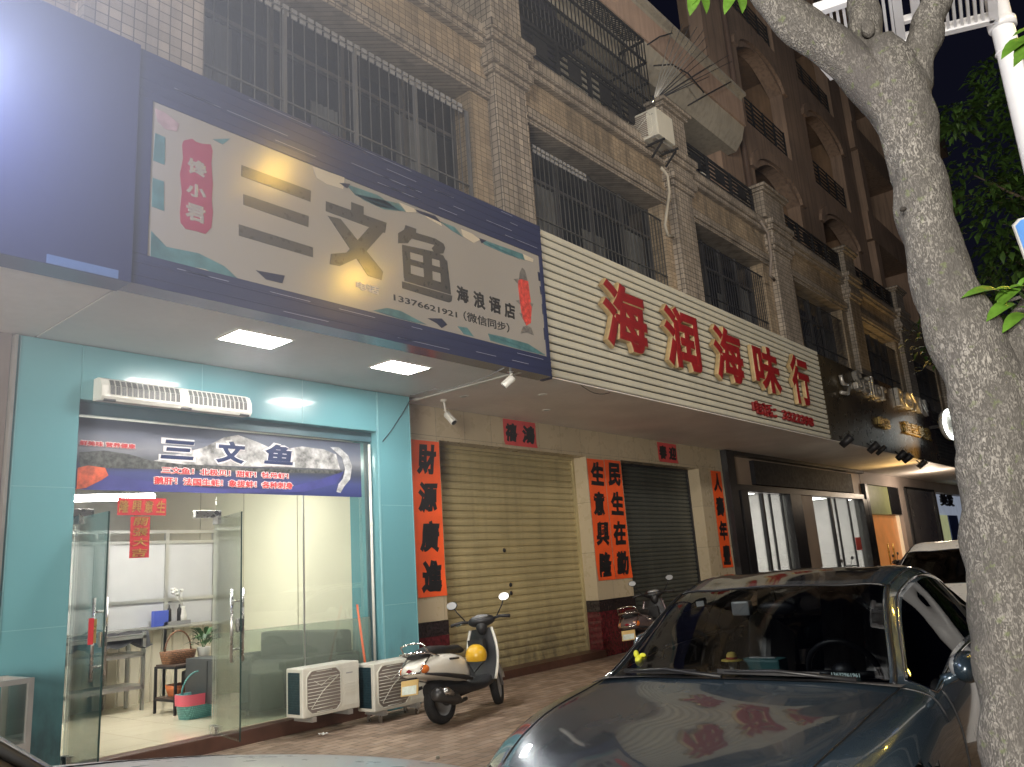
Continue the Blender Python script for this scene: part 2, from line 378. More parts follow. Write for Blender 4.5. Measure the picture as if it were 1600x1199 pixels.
def railing(x0, x1, y, z0, z1, nm='railing', step=.9, extra=None):
    g = MB(); n = max(1, int((x1-x0)/step))
    for k in range(n+1):
        x = x0+(x1-x0)*k/n; g.box(x-.03, x+.03, y-.03, y+.03, z0, z1)
    for j in range(6):
        z = z0+.08+(z1-z0-.1)*j/5; g.box(x0, x1, y-.015, y+.015, z-(.03 if j == 5 else .014), z+(.03 if j == 5 else .014))
    for k in range(n):                                      # a pair of wider slats in each panel
        a = x0+(x1-x0)*(k+.3)/n; b = x0+(x1-x0)*(k+.7)/n; g.box(a, b, y-.025, y-.018, z0+(z1-z0)*.3, z0+(z1-z0)*.72)
    return g.build(nm, IRON, B)
railing(8.7, 12.4, 6.5, 9.21, 9.95); railing(13.68, 17.0, 6.45, 9.21, 9.8); railing(18.8, 22.9, 6.45, 9.21, 9.8); railing(24, 28.1, 6.45, 9.21, 9.8)
def pedestal(x0, x1, z1):
    g = MB(); g.box(x0, x1, 6.3, 6.95, 9.203, z1)
    g.box(x0-.06, x1+.06, 6.24, 7.0, z1+.002, z1+.07); g.box(x0-.12, x1+.12, 6.18, 7.05, z1+.073, z1+.15)
    g.build('pedestal', TILE, B, bevel=.008, seg=1)
pedestal(12.75, 13.62, 10.05); pedestal(17.35, 18.6, 9.85); pedestal(23.0, 23.9, 9.85); pedestal(28.2, 29.1, 9.85)
# caged balcony over the terrace
g = MB(); cx0, cx1 = 8.75, 12.95
for k in range(37):
    x = cx0+(cx1-cx0)*k/36; g.tube([(x, 6.62, 9.95), (x, 6.62, 11.75)], .012, 5); 
for k in range(12):
    y = 6.62+1.75*k/11; g.tube([(cx1, y, 9.95), (cx1, y, 11.75+.05*k)], .012, 5)
for z in (9.97, 10.35, 10.8, 11.25, 11.75): g.box(cx0, cx1, 6.6, 6.64, z-.02, z+.02); g.box(cx1-.02, cx1+.02, 6.62, 8.38, z-.02, z+.02)
N = 30
for k in range(-8, N+8):                                    # diamond lattice roof of the cage
    for sgn in (1, -1):
        xa = cx0+(cx1-cx0)*k/N; xb = xa+sgn*1.15
        pa, pb = Vector((xa, 6.62, 11.76)), Vector((xb, 7.5, 12.2))
        ta, tb = 0, 1
        for lim, s in ((cx0, 1), (cx1, -1)):
            fa, fb = (pa.x-lim)*s, (pb.x-lim)*s
            if fa < 0 and fb < 0: ta = 2
            elif fa < 0: ta = max(ta, fa/(fa-fb))
            elif fb < 0: tb = min(tb, fa/(fa-fb))
        if ta < tb: g.bar(pa.lerp(pb, ta), pa.lerp(pb, tb), .022, .012)
g.build('security_cage', IRON, B)
g = MB(); g.box(8.7, 11.0, 6.75, 8.35, 10.75, 10.8); g.box(8.7, 10.9, 7.3, 7.36, 9.2, 12.2); g.build('awning_sheet', mat('navy_tarp', (.018,.018,.035), .6, sc=2), B)
g = MB()
for k in range(20): x = 10.95+k*.105; g.box(x, x+.085, 7.75, 7.8, 9.4, 11.6)
for k in range(18): x = 8.9+k*.22; g.box(x, x+.16, 7.62, 7.66, 11.72, 12.2)
g.build('balcony_window', mat('curtain_grey', (.30,.29,.25), .8, sc=2), B)
g = MB()                                                    # wire stays under the eave
for pts in (((1012,70),(1030,58),(1050,52)), ((1022,103),(1050,101),(1075,115),(1100,145)), ((1075,165),(1110,145),(1142,128))):
    g.tube([on(*p, Y=6.75) for p in pts], .018, 5)
g.build('awning_wire', IRON, B)
# ---------------- the taller block beyond
TB = thing('tower_block', 'taller pink brown apartment block with stacked arched balconies beyond the eave', 'building', (19, 7.5, 0))
K = 7.5/6.5
kx = lambda x: x*K
kz = lambda z: 1.55+(z-1.55)*K
def arch(x0, x1, z0, zs, rise, n=12):
    return [(x0, z0), (x1, z0)] + [(x1+(x0-x1)*k/n, zs+rise*math.sin(math.pi*k/n)) for k in range(n+1)]
wall = MB(); wall.box(kx(15.75), kx(26.6), 7.5, 7.9, 9.2, 26); wo = wall.build('wall', STUCCO, TB)
cut = MB(); lo = []
for fl in (-1, 0, 1, 2):
    for x0, x1 in ((17.62, 20.5), (22.25, 25.35)):
        z0 = 11.85+3.35*fl
        pts = arch(kx(x0), kx(x1), kz(z0), kz(z0+2.05), .55*K); lo.append((x0, x1, z0)); cut.prism([(x, 7.2, z) for x, z in pts], (0, 1.2, 0))
co = cut.build('cutter', DARK)
md = wo.modifiers.new('b', 'BOOLEAN'); md.operation = 'DIFFERENCE'; md.object = co; md.solver = 'EXACT'
co.location = -ORG[TB] * 0; bpy.context.view_layer.update()
dg = bpy.context.evaluated_depsgraph_get(); me = bpy.data.meshes.new_from_object(wo.evaluated_get(dg)); wo.modifiers.clear(); wo.data = me
bpy.data.objects.remove(co)
for x0, x1, z0 in lo:
    hood = MB(); room = MB(); rl = MB()
    X0, X1, Z0, ZS = kx(x0), kx(x1), kz(z0), kz(z0+2.05); n = 12
    for k in range(n):
        t0, t1 = math.pi*k/n, math.pi*(k+1)/n; e = .09
        f = lambda t, o: (X0-o+(X1-X0+2*o)*(1-math.cos(t))/2, ZS+(.55*K+o)*math.sin(t)+(.0 if o == 0 else 0))
        a, b, c, d = f(t0, .04), f(t1, .04), f(t1, .34), f(t0, .34)
        hood.prism([(a[0], 7.497, a[1]), (b[0], 7.497, b[1]), (c[0], 7.497, c[1]), (d[0], 7.497, d[1])], (0, -e, 0))
    room.box(X0-.02, X1+.02, 9.0, 9.1, Z0-.1, ZS+.8); room.box(X1+.0, X1+.1, 7.9, 9.0, Z0-.1, ZS+.8); room.box(X0-.1, X0, 7.9, 9.0, Z0-.1, ZS+.8); room.box(X0, X1, 7.9, 9.0, ZS+.58*K, ZS+.8); room.box(X0, X1, 7.9, 9.0, Z0-.1, Z0-.003)
    for k in range(7): rl.box(X0+.02, X1-.02, 7.62, 7.65, Z0+.08+.15*k, Z0+.11+.15*k)
    for k in range(5): x = X0+.05+(X1-X0-.1)*k/4; rl.box(x-.02, x+.02, 7.61, 7.66, Z0, Z0+1.02)
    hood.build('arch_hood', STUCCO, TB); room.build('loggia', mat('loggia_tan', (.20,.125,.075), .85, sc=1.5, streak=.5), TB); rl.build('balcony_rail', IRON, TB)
g = MB(); g.tube([(kx(16.92), 7.4, 9.2), (kx(16.92), 7.4, 25)], .075, 10); g.build('drain_pipe', mat('rusty_pipe', (.11,.07,.055), .7, sc=5, streak=.5), TB)
EB = thing('balcony_block', 'dark farthest apartment block with straight balcony bands behind the trunk', 'building', (34, 7.2, 0))
g = MB(); g.box(kx(26.62), 52, 8.4, 8.6, 9.0, 24); g.build('wall', STUCCO, EB)
g = MB()
for fl in range(-1, 4):
    z = kz(11.3+3.3*fl); g.box(kx(26.62), 52, 7.3, 8.4, z, z+1.15); 
for x in (31.0, 36, 41, 46): g.box(x, x+.6, 7.32, 8.4, 9, 24)
g.build('balcony_band', STUCCO, EB)
g = MB()
for fl in range(-1, 4):
    z = kz(11.3+3.3*fl)+1.15
    for x in (31.8, 36.8, 41.8): g.box(x, x+3.2, 8.32, 8.397, z+.1, z+1.9)
g.build('window', WINDOWGL, EB)
# ================================================================== signs
def quad(mb, pts, Y, d=.003, mi=0):
    mb.prism([(p.x, Y, p.z) for p in (on(u, v, Y=Y) for u, v in pts)], (0, -d, 0), mi)
Z4 = lambda ox, oy, s, pts: [(ox+a/s, oy+b/s) for a, b in pts]
PY = 6.1
SG = thing('shop_sign', 'navy blue shop sign with a pale salmon poster above the teal shop', 'sign', (5.4, PY, 4))
g = MB(); g.box(2.735, 8.24, PY, 6.34, 4.0, 4.262)
g.box(2.735, 8.24, PY, 6.34, 5.68, 6.13); g.box(2.735, 2.86, PY, 6.34, 4.264, 5.678); g.box(8.17, 8.24, PY, 6.34, 4.264, 5.678)
for z in (5.76, 5.86, 5.97, 6.07, 4.08, 4.19): g.box(2.735, 8.24, PY-.006, PY-.001, z-.012, z+.012)
g.build('panel', NAVY, SG, bevel=.004, seg=1)
g = MB()
for _ in range(46):
    z = random.choice((5.775, 5.875, 5.985, 6.09, 4.095, 4.205, 4.045)); x = random.uniform(2.9, 7.8); g.box(x, x+random.uniform(.1, .55), PY-.0075, PY-.0062, z, z+.005)
g.build('scratch', mat('scratch_pale', (.35,.37,.5), .5), SG)
g = MB(); g.box(2.862, 8.168, PY+.01, 6.3, 4.266, 5.676)
for x in (4.93,): pass
P = g.build('poster', POSTER, SG)
T1 = PY+.009
WAVE = mat('wave_teal', (.085,.21,.23), .35, var=.35, sc=7)
CREAM = mat('cloud_cream', (.62,.55,.43), .35, var=.06)
wv = MB(); cl = MB(); nv = MB(); ln = MB()
Za = lambda p: Z4(540, 300, 4, p); Zb = lambda p: Z4(220, 160, 5, p); Zc = lambda p: Z4(0, 0, 2, p)
for p in (Za([(60,14),(330,72),(378,125),(345,118),(200,92),(110,50)]), Za([(838,292),(1105,388),(1120,428),(1000,388),(868,330)]), Za([(170,742),(260,725),(345,745),(420,785),(505,830),(330,792)]),
          Za([(890,886),(990,908),(1140,950),(1250,1022),(1100,988),(905,930)]), Za([(700,840),(760,850),(800,905),(740,890)]), Zc([(472,722),(520,772),(620,792),(700,832),(750,878),(600,838),(470,802)]),
          Zb([(112,240),(190,275),(185,490),(95,455)]), Zb([(92,590),(180,620),(180,850),(85,815)]), Zc([(1080,575),(1180,610),(1250,660),(1200,655),(1110,610)]), Za([(590,185),(680,220),(735,285),(660,240)]), Zb([(560,290),(700,285),(640,330)])): quad(wv, p, T1)
for p in (Za([(335,66),(440,110),(440,130),(378,127)]), Za([(720,232),(790,262),(840,300),(800,320),(735,280)]), Za([(1108,388),(1172,420),(1170,440),(1118,424)]), Zb([(1340,500),(1590,590),(1580,680),(1450,640),(1370,590)]), Za([(470,130),(590,180),(600,215),(520,170)]), Zc([(550,826),(640,842),(700,868),(620,858)])): quad(cl, p, T1, .004)
for p in (Za([(512,790),(600,792),(636,830),(600,852),(570,822)]), Zc([(800,845),(890,862),(882,886),(832,874)]), Za([(430,108),(560,150),(600,195),(560,176),(460,132)]), Zc([(1060,572),(1095,575),(1085,590)]), Za([(835,290),(880,304),(850,322)])): quad(nv, p, T1-.004, .002)
for p in (Za([(1200,500),(1215,505),(1222,560),(1206,555)]), Za([(1212,590),(1230,595),(1236,650),(1218,640)]), Za([(1225,700),(1240,705),(1246,770),(1230,765)]), Za([(1235,850),(1252,855),(1260,930),(1242,925)])): quad(nv, p, T1, .003)
for k in range(7):
    for a, b, c, d in ((60,14,378,125), (845,297,1118,427), (895,888,1245,1020), (190,742,500,830)):
        t = (k+.5)/7; x0, y0 = a+(c-a)*t*.75, b+(d-b)*t*.75; p0 = Z4(540, 300, 4, [(x0, y0), (x0+(c-a)*.2, y0+(d-b)*.24+4), (x0+(c-a)*.2, y0+(d-b)*.24+6), (x0, y0+2)]); quad(ln, p0, T1-.0035, .0015)
gp_ = MB(); quad(gp_, Zb([(110,50),(180,75),(300,170),(280,230),(190,210),(130,150)]), T1, .003); gp_.build('flower_pattern', mat('pale_pink', (.42,.30,.33), .4, var=.2, sc=12), P)
wv.build('wave_pattern', WAVE, P); cl.build('cloud_pattern', CREAM, P); nv.build('navy_cloud', NAVY2, P); ln.build('wave_line', mat('wave_dark', (.03,.13,.17), .4), P)
g = MB(); quad(g, Zb([(335,300),(400,285),(430,310),(480,325),(545,330),(560,380),(550,480),(562,640),(553,760),(562,860),(550,980),(505,1030),(440,1010),(350,990),(310,940),(305,860),(320,700),(305,560),(330,440),(322,330)]), T1, .003)
se = g.build('seal', SEAL, P)
g = MB()
for s, a, b in (('馋', (365,425), (515,600)), ('小', (355,615), (510,770)), ('君', (350,775), (503,955))): gpx(g, s, *Zb([a, b]), T1-.0035, bold=.045, d=.003)
g.build('lettering', POSTER, se)
g = MB(); q = 0
def st(f, pts):
    global q; q += 1; quad(g, f(pts), T1-.0002*q, .003)
st(Zb, [(785,490),(1330,692),(1325,778),(783,577)]); st(Zb, [(800,718),(1312,890),(1308,976),(800,800)]); st(Zb, [(765,953),(1345,1135),(1345,1212),(765,1042)])
st(Zc, [(1018,629),(1208,697),(1203,729),(1018,660)]); st(Zc, [(1097,632),(1136,646),(1136,690),(1097,676)])
st(Zc, [(1024,675),(1064,685),(1197,850),(1192,876),(1150,862)]); st(Zc, [(1163,700),(1207,716),(1132,800),(1062,832),(1030,826),(1034,794),(1082,790)])
st(Za, [(328,258),(365,236),(374,208),(442,232),(438,262),(388,322),(328,322)]); st(Za, [(385,240),(560,292),(612,325),(622,352),(610,385),(560,388),(538,352),(555,332),(398,287)])
st(Za, [(352,333),(402,346),(408,540),(364,540)]); st(Za, [(354,330),(545,372),(610,398),(632,442),(402,376)]); st(Za, [(404,420),(612,478),(616,516),(406,456)]); st(Za, [(482,370),(538,385),(544,585),(492,572)]); st(Za, [(586,400),(634,432),(658,640),(600,622)]); st(Za, [(368,500),(640,578),(656,642),(368,556)])
st(Za, [(352,560),(666,650),(662,684),(646,692),(354,602)])
g.build('lettering', INK, P, label='large black brush lettering')
g = MB()
for s, a, b in (('海', (690,580), (770,702)), ('浪', (795,612), (875,742)), ('语', (894,648), (972,768)), ('店', (988,683), (1062,802))): gpx(g, s, *Za([a, b]), T1, bold=.035, d=.004)
gpx(g, '13376621921', *Za([(300,640), (697,787)]), T1, bold=.012, d=.003); gpx(g, '（微信同步）', *Za([(735,742), (1025,882)]), T1, bold=.01, d=.003)
g.build('lettering', INKB, P, label='small black phone lettering')
g = MB(); gpx(g, '电话', *Za([(65,555), (210,645)]), T1-.001, bold=.03, d=.003); g.build('lettering', mat('cream_letter', (.75,.66,.5), .4), P, label='small cream lettering')
g = MB(); quad(g, Za([(1075,556),(1095,545),(1140,560),(1150,640),(1162,720),(1157,820),(1130,836),(1102,780),(1085,650)]), T1, .003)
fi = g.build('fish_picture', mat('fish_red', (.65,.07,.05), .4, var=.4, sc=18), P)
g = MB()
for p in ([(1083,548),(1088,505),(1103,474),(1122,492),(1137,556),(1098,544)], [(1094,886),(1110,842),(1132,836),(1160,850),(1176,897),(1135,878)], [(1050,545),(1078,542),(1078,575)], [(1150,690),(1174,700),(1164,724)], [(1066,680),(1086,675),(1090,705)], [(1085,755),(1104,760),(1106,792)]): quad(g, Za(p), T1-.0035, .002)
g.build('fin', mat('fish_grey', (.17,.16,.15), .4, var=.4, sc=25), fi)

NS = thing('shop_sign', 'plain deep blue sign board beside the salmon poster, glowing in bluish light', 'sign', (0, PY, 4))
g = MB(); g.box(-4, 2.725, PY-.03, 6.33, 3.985, 6.14); g.build('panel', mat('dusty_blue_panel', (.03,.037,.115), .35, var=.02, sc=.6, coat=.2, rv=.02), NS, bevel=.004, seg=1)
g = MB(); g.box(2.1, 2.62, PY-.034, PY-.031, 3.99, 4.06); g.build('torn_film', mat('pale_blue_film', (.12,.2,.42), .4), NS)

# white slatted sign with standing red letters
WS = thing('shop_sign', 'cream slatted sign with thick red letters above the shuttered shop', 'sign', (13.7, SY, 4))
g = MB(); g.box(8.36, 19.02, SY+.03, 6.34, 4.05, 6.17); g.build('backing', BLACK, WS)
g = MB(); n = 18; p = (6.175-4.045)/n
for k in range(n):
    z = 4.045+k*p
    g.prism([(8.35, SY, z+.012), (8.35, SY-.012, z+.03), (8.35, SY-.012, z+p-.022), (8.35, SY, z+p-.014), (8.35, SY+.028, z+p-.014), (8.35, SY+.028, z+.012)], (10.68, 0, 0))
g.build('slat', mat('cream_slat', (.62,.605,.51), .5, 0, var=.06, sc=1.5, streak=.12), WS, label='cream horizontal slats')
g = MB(); g.box(8.285, 8.345, SY-.02, 6.34, 4.0, 6.17); g.build('end_cap', NAVY2, WS)
CR = mat('letter_red', (.30,.016,.02), .35, var=.15, sc=5, coat=.2); CG = mat('letter_cream', (.42,.31,.16), .5, var=.25, sc=5)
Zd = lambda p: Z4(860, 380, 3.478, p)
for s, a, b in (('海', (232,176), (518,637)), ('润', (568,316), (806,727)), ('海', (838,428), (1042,792)), ('味', (1060,533), (1245,842)), ('行', (1263,593), (1408,902))):
    g = MB(); gpx(g, s, *Zd([a, b]), SY-.02, bold=.05, d=.11, mi=0, mi_side=1); g.build('letter', [CR, CG], WS, fix=False)
g = MB(); gpx(g, '电话：3322398', *Zd([(1088,853), (1426,1006)]), SY-.015, bold=.03, d=.05, mi=0, mi_side=1); g.build('phone_lettering', [CR, mat('dark_red', (.2,.015,.015), .5)], WS, fix=False)

# black glossy sign
BS = thing('shop_sign', 'black glossy sign with chrome letters lit amber, beyond the cream slatted sign', 'sign', (24, SY, 4))
GB = mat('black_gloss', (.06,.046,.026), .3, var=.3, sc=2)
g = MB(); g.box(19.1, 29.55, SY, 6.34, 4.06, 6.12); g.build('panel', GB, BS)
g = MB(); g.box(29.56, 34.0, SY+.03, 6.34, 4.06, 5.9)
for k in range(16): z = 4.08+k*.113; g.box(29.56, 34.0, SY, SY+.03, z, z+.09)
g.build('slat', mat('dark_slat', (.10,.10,.085), .4, .3), BS, label='dark horizontal slats')
Ze = lambda p: Z4(1300, 570, 9.22, p)
g = MB(); gpx(g, 'Seilor', *Ze([(268,70), (762,545)]), SY-.01, bold=.03, d=.12); gpx(g, 'ROXN', *Ze([(880,335), (1345,755)]), SY-.01, bold=.03, d=.12)
pts = [on(1300+x/9.22, 570+y/9.22, Y=SY-.08) for x, y in ((120,150),(150,270),(230,300),(260,270),(225,420),(130,400))]; g.tube(pts, .05, 6)
g.build('lettering', mat('silver_letter', (.62,.60,.56), .3, .55), BS, fix=False)
g = MB(); gpx(g, '美容', *Ze([(640,735), (830,940)]), SY-.01, bold=.03, d=.06); gpx(g, '造型美发', *Ze([(1000,800), (1430,1110)]), SY-.01, bold=.03, d=.06)
g.build('lettering', mat('dim_gold', (.45,.33,.12), .35, .6), BS, fix=False, label='small gold lettering')
RS = thing('ring_sign', 'round white lit ring sign beside the trunk', 'sign', (31.6, 5.2, 5.4))
c = on(1484, 664, Y=5.6); RT = Vector((.95, -.31, 0)); RN = Vector((-.31, -.95, 0)); g = MB(); g.tube([c-RN*.08, c+RN*.05], .5, 28); g.build('drum', WHITE, RS)
g = MB(); g.tube([c+RN*.07+RT*(.42*math.cos(t))+Vector((0,0,.46*math.sin(t))) for t in [2*math.pi*k/28 for k in range(28)]], .06, 8, closed=True); g.build('ring_light', lamp_mat('ring_glow', (.95,1,.95), 6), RS)
g = MB(); g.box(c.x-.03, c.x+.03, 5.68, 6.2, c.z-.05, c.z+.05); g.build('bracket', IRON, RS)

# ================================================================== couplets
def couplet(lab, x0, x1, z0, z1, chars, m, horiz=False, Y=8.396, name='couplet'):
    t = thing(name, lab, 'paper banner', ((x0+x1)/2, Y, z0))
    g = MB(); nx, nz = 6, 22; rows = []
    for j in range(nz+1): rows.append([(x0+(x1-x0)*i/nx, Y-.004-.004*abs(math.sin(i*1.3+j*.8+x0))*(1 if 0 < i < nx else .3)-(.022*max(0, 1-j/3)*(1 if i in (0, nx) else .25 if i in (1, nx-1) else 0) if m is not REDV else 0), z0+(z1-z0)*j/nz) for i in range(nx+1)])
    g.grid(rows); g.build('paper', m, t)
    g = MB(); n = len(chars)
    for k, ch in enumerate(chars):
        if horiz:
            w = (x1-x0)/n; a, b = x0+w*(k+.1), x0+w*(k+.9); c, d = z0+(z1-z0)*.14, z1-(z1-z0)*.14
        else:
            h = (z1-z0)/n; e_ = .15 if ch in '財源廣進' else .12; a, b = x0+(x1-x0)*e_, x1-(x1-x0)*(e_-.02); d = z1-h*(k+.09); c = z1-h*(k+.90)
        glyphs(g, ch, a, b, c, d, Y-.0095, bold=.05 if m is not REDV else .012, d=.004, shear=.12, jitter=.015)
    g.build('lettering', INKB if m is not REDV else GOLD, t, fix=False)
    return t
REDV = mat('red_velvet', (.50,.02,.03), .6, var=.15, sc=5)
couplet('orange couplet with black lettering next to the teal wall', 7.82, 8.38, 1.29, 3.50, '財源廣進', ORANGE)
couplet('orange couplet on the middle pillar next to the yellow shutter', 12.19, 12.745, 1.29, 3.49, '生意興隆', ORANGE)
couplet('orange couplet on the middle pillar next to the grey shutter', 12.765, 13.33, 1.29, 3.505, '民生在勤', ORANGE)
couplet('orange couplet beside the black shop frame', 17.14, 17.66, 1.31, 3.51, '人壽年豐', ORANGE)
couplet('small red paper square above the yellow shutter', 9.88, 10.73, 3.575, 4.01, '禧鴻', REDP, True)
couplet('small red paper square above the grey shutter', 14.83, 15.64, 3.585, 4.0, '春迎', REDP, True)

# ================================================================== teal shop
GY = 8.2
SH = thing('teal_shopfront', 'teal clad fish shop front with glass doors standing open', 'shopfront', (5, 8, 0))
FZ = .15
g = MB(); g.box(2.57, 3.15, 8.0, 8.24, 0, 4.005); g.box(6.86, 7.455, 8.0, 8.6, 0, 4.005); g.box(3.152, 6.858, 8.0, 8.24, 3.46, 4.005)
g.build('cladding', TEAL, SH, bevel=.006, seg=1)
g = MB()
for x in (2.6, 6.875, 7.44): g.box(x-.007, x+.007, 7.994, 7.9985, .02, 4.0)
for x in (4.4, 5.7): g.box(x-.004, x+.004, 7.9965, 7.999, 3.47, 4.0)
for z in (1.25, 2.5): g.box(6.9, 7.42, 7.9965, 7.999, z, z+.006); g.box(2.6, 3.14, 7.9965, 7.999, z+.1, z+.106)
g.build('seam', TEAL2, SH)
g = MB(); g.box(2.545, 2.57, 7.97, 8.2, 0, 4.0); g.build('edge_trim', ALU, SH)
g = MB(); g.box(3.15, 6.86, 7.98, 8.16, 0, FZ-.002); g.box(2.4, 3.15, 7.9, 7.995, 0, .1); g.build('step', BROWN, SH, bevel=.006, seg=1)
# room
IW = mat('shop_wall_white', (.72,.72,.70), .5, var=.04); CW = mat('cream_panel', (.76,.72,.58), .5, var=.05, sc=.8)
FLT = tiles('floor_tile', (.70,.64,.48), (.40,.35,.24), .6, .6, 'XY', 0, .1, .04, .003, .1, .15)
RX, RB = 6.95, 15.0
g = MB(); g.box(2.3, RX, 8.162, RB, .02, FZ); g.build('shop_floor', FLT, SH)
g = MB(); g.box(2.1, 2.3, 8.25, RB, 0, 3.4); g.box(2.1, RX+.3, RB, RB+.2, 0, 3.4); g.build('inner_wall', IW, SH)
g = MB(); g.box(RX, RX+.2, 8.61, RB, 0, 3.4); g.build('panel_wall', CW, SH)
g = MB()
for y in (9.9, 11.3, 12.6): g.box(RX-.006, RX-.001, y-.008, y+.008, FZ, 3.38)
g.build('panel_seam', mat('seam_tan', (.4,.36,.26), .5), SH)
g = MB(); g.box(2.1, RX, 8.25, RB, 3.4, 3.5); g.build('shop_ceiling', SOFFIT, SH)
g = MB(); g.box(3.15, 6.86, 8.12, 8.18, 3.34, 3.459); g.box(6.83, 6.858, 8.15, 8.25, FZ, 3.34); g.box(3.152, 3.18, 8.15, 8.25, FZ, 3.34); g.build('frame', mat('dark_teal', (.06,.12,.15), .4), SH)
g = MB(); g.box(3.18, 6.83, GY-.005, GY+.005, 2.63, 3.34); g.build('glass_header', GLASS, SH)
g = MB(); g.box(4.70, 6.83, GY-.005, GY+.005, 1.135, 2.63); g.build('glass_pane', GLASS, SH)
g = MB(); g.box(4.70, 6.83, GY-.005, GY+.005, FZ, 1.13); g.build('glass_pane', FROST, SH, label='frosted lower pane')
g = MB(); g.box(5.83, 5.845, GY-.008, GY+.008, FZ, 2.62); g.build('glass_joint', ALU, SH)
def door(nm, lab, h, e, hand):
    h, e = Vector((*h, 0)), Vector((*e, 0)); d = (e-h); nrm = Vector((-d.y, d.x, 0)).normalized()
    g = MB(); q = [h+nrm*.006, e+nrm*.006, e-nrm*.006, h-nrm*.006]
    g.prism([(p.x, p.y, FZ+.012) for p in q], (0, 0, 2.17)); o = g.build(nm, GLASS, SH, label=lab)
    g = MB(); g.prism([(p.x, p.y, FZ+.012) for p in (e+nrm*.007, e+nrm*.007+d.normalized()*.006, e-nrm*.007+d.normalized()*.006, e-nrm*.007)], (0, 0, 2.17)); g.build('door_edge', mat('glass_edge', (.02,.05,.045), .2), o)
    g = MB()
    for s in (1, -1):
        p = h+d*.88+nrm*.055*s; g.tube([p+Vector((0,0,.88)), p+Vector((0,0,1.58))], .016, 10)
        for z in (1.0, 1.46): g.tube([h+d*.88+Vector((0,0,z)), p+Vector((0,0,z))], .011, 8)
    g.build('handle', STEEL, o)
    g = MB(); g.prism([(p.x, p.y, 1.16) for p in (h+d*.9+nrm*.022, e+nrm*.022, e-nrm*.022, h+d*.9-nrm*.022)], (0, 0, .13)); g.build('lock', STEEL, o, bevel=.004)
    g = MB()
    for z in (FZ+.005, FZ+2.12): g.prism([(p.x, p.y, z) for p in (h+nrm*.018, h+d*.2+nrm*.018, h+d*.2-nrm*.018, h-nrm*.018)], (0, 0, .08))
    g.build('patch_fitting', STEEL, o, bevel=.003)
door('glass_door', 'right glass door leaf swung outward', (4.66, 8.16), (4.50, 7.36), 1)
door('glass_door', 'left glass door leaf swung outward', (3.22, 8.16), (3.235, 7.46), 1)
g = MB(); g.box(4.45, 4.75, GY-.03, GY+.03, 2.345, 2.425); g.box(3.18, 3.4, GY-.03, GY+.03, 2.345, 2.425); g.build('patch_fitting', STEEL, SH, bevel=.004)
TB_ = MB(); TB_.tube([on(112, 779, Y=9.6), on(240, 776, Y=9.6)], .04, 10); TB_.build('tube_light', TUBE, SH)
g = MB(); g.box(3.0, 3.6, 10.5, 11.8, 3.36, 3.39); g.box(5.2, 5.8, 9.2, 10.4, 3.36, 3.39); g.build('ceiling_light', lamp_mat('ceiling_glow', (1,.97,.90), 32), SH)
# partition of aluminium frames
g = MB(); py = 11.6
for x in (2.5, 3.6, 4.85, 5.0, 5.85, 6.6): g.box(x, x+.05, py-.03, py+.03, FZ, 2.5)
for z in (1.1, 1.48, 2.3, 2.45): g.box(2.3, 6.65, py-.027, py+.027, z, z+.045)
pf = g.build('partition_frame', ALU, SH)
g = MB(); g.box(2.3, 6.6, py-.005, py+.005, 1.15, 2.3); g.build('partition_panel', mat('panel_white', (.60,.61,.62), .4, var=.04), SH)
g = MB()
for k in range(28): x = 2.32+k*.153; g.prism([(x, py-.012, FZ), (x+.02, py-.03, FZ), (x+.13, py-.03, FZ), (x+.15, py-.012, FZ)], (0, 0, .95))
g.build('partition_base', mat('cream_corrugated', (.62,.58,.47), .5, var=.05), SH)
# banner across the header glass
BN = thing('banner', 'printed salmon banner stretched across the top of the shop entrance', 'banner', (5, 8.1, 2.6))
BYY = GY-.02; bx0, bx1, bz0, bz1 = 3.2, 6.72, 2.62, 3.325
m, n, p, L = nt('banner_print'); s = n.nodes.new('ShaderNodeSeparateXYZ'); L.new(pos(n), s.inputs[0])
tz = mapr(n, s.outputs[2], bz0, bz1, 0, 1); nz = noise(n, pos(n, 1, 1, 3), 3, 5)
cr = n.nodes.new('ShaderNodeValToRGB'); L.new(mth(n, 'ADD', tz, mth(n, 'MULTIPLY', mth(n, 'SUBTRACT', nz, .5), .18)), cr.inputs[0]); e = cr.color_ramp.elements
e[0].position = 0; e[0].color = (.03,.04,.16,1); e[1].position = 1; e[1].color = (.07,.085,.13,1)
for po, c in ((.22, (.06,.075,.22)), (.36, (.05,.06,.10)), (.46, (.10,.11,.13)), (.6, (.24,.25,.29)), (.8, (.14,.16,.22))): x = e.new(po); x.color = (*c, 1)
L.new(cr.outputs[0], p.inputs['Base Color']); p.inputs['Roughness'].default_value = .35
g = MB(); g.box(bx0, bx1, BYY, BYY+.003, bz0, bz1); bp = g.build('print', m, BN)
Zf = lambda p: Z4(100, 640, 3.2, p)
SNOW = mat('snow_print', (.42,.42,.42), .4, var=.7, sc=9)
g = MB(); quad(g, Zf([(430,262),(560,225),(700,190),(800,140),(870,128),(960,160),(1060,205),(1190,185),(1300,200),(1360,225),(1380,300),(1200,292),(900,285),(600,275)]), BYY-.001, .002); g.build('mountain_print', SNOW, bp)
g = MB(); quad(g, Zf([(75,215),(200,205),(330,225),(430,255),(600,275),(900,292),(1390,305),(1390,322),(900,312),(430,298),(80,290)]), BYY-.0035, .001); g.build('town_print', mat('town_print', (.08,.085,.08), .4, var=.95, sc=26), bp)
g = MB(); quad(g, Zf([(70,295),(250,330),(500,372),(800,400),(1100,395),(1280,350),(1400,310),(1360,372),(1200,412),(800,420),(400,410),(60,400)]), BYY-.005, .001); g.build('wave_print', mat('wave_print', (.06,.065,.24), .35, var=.3), bp)
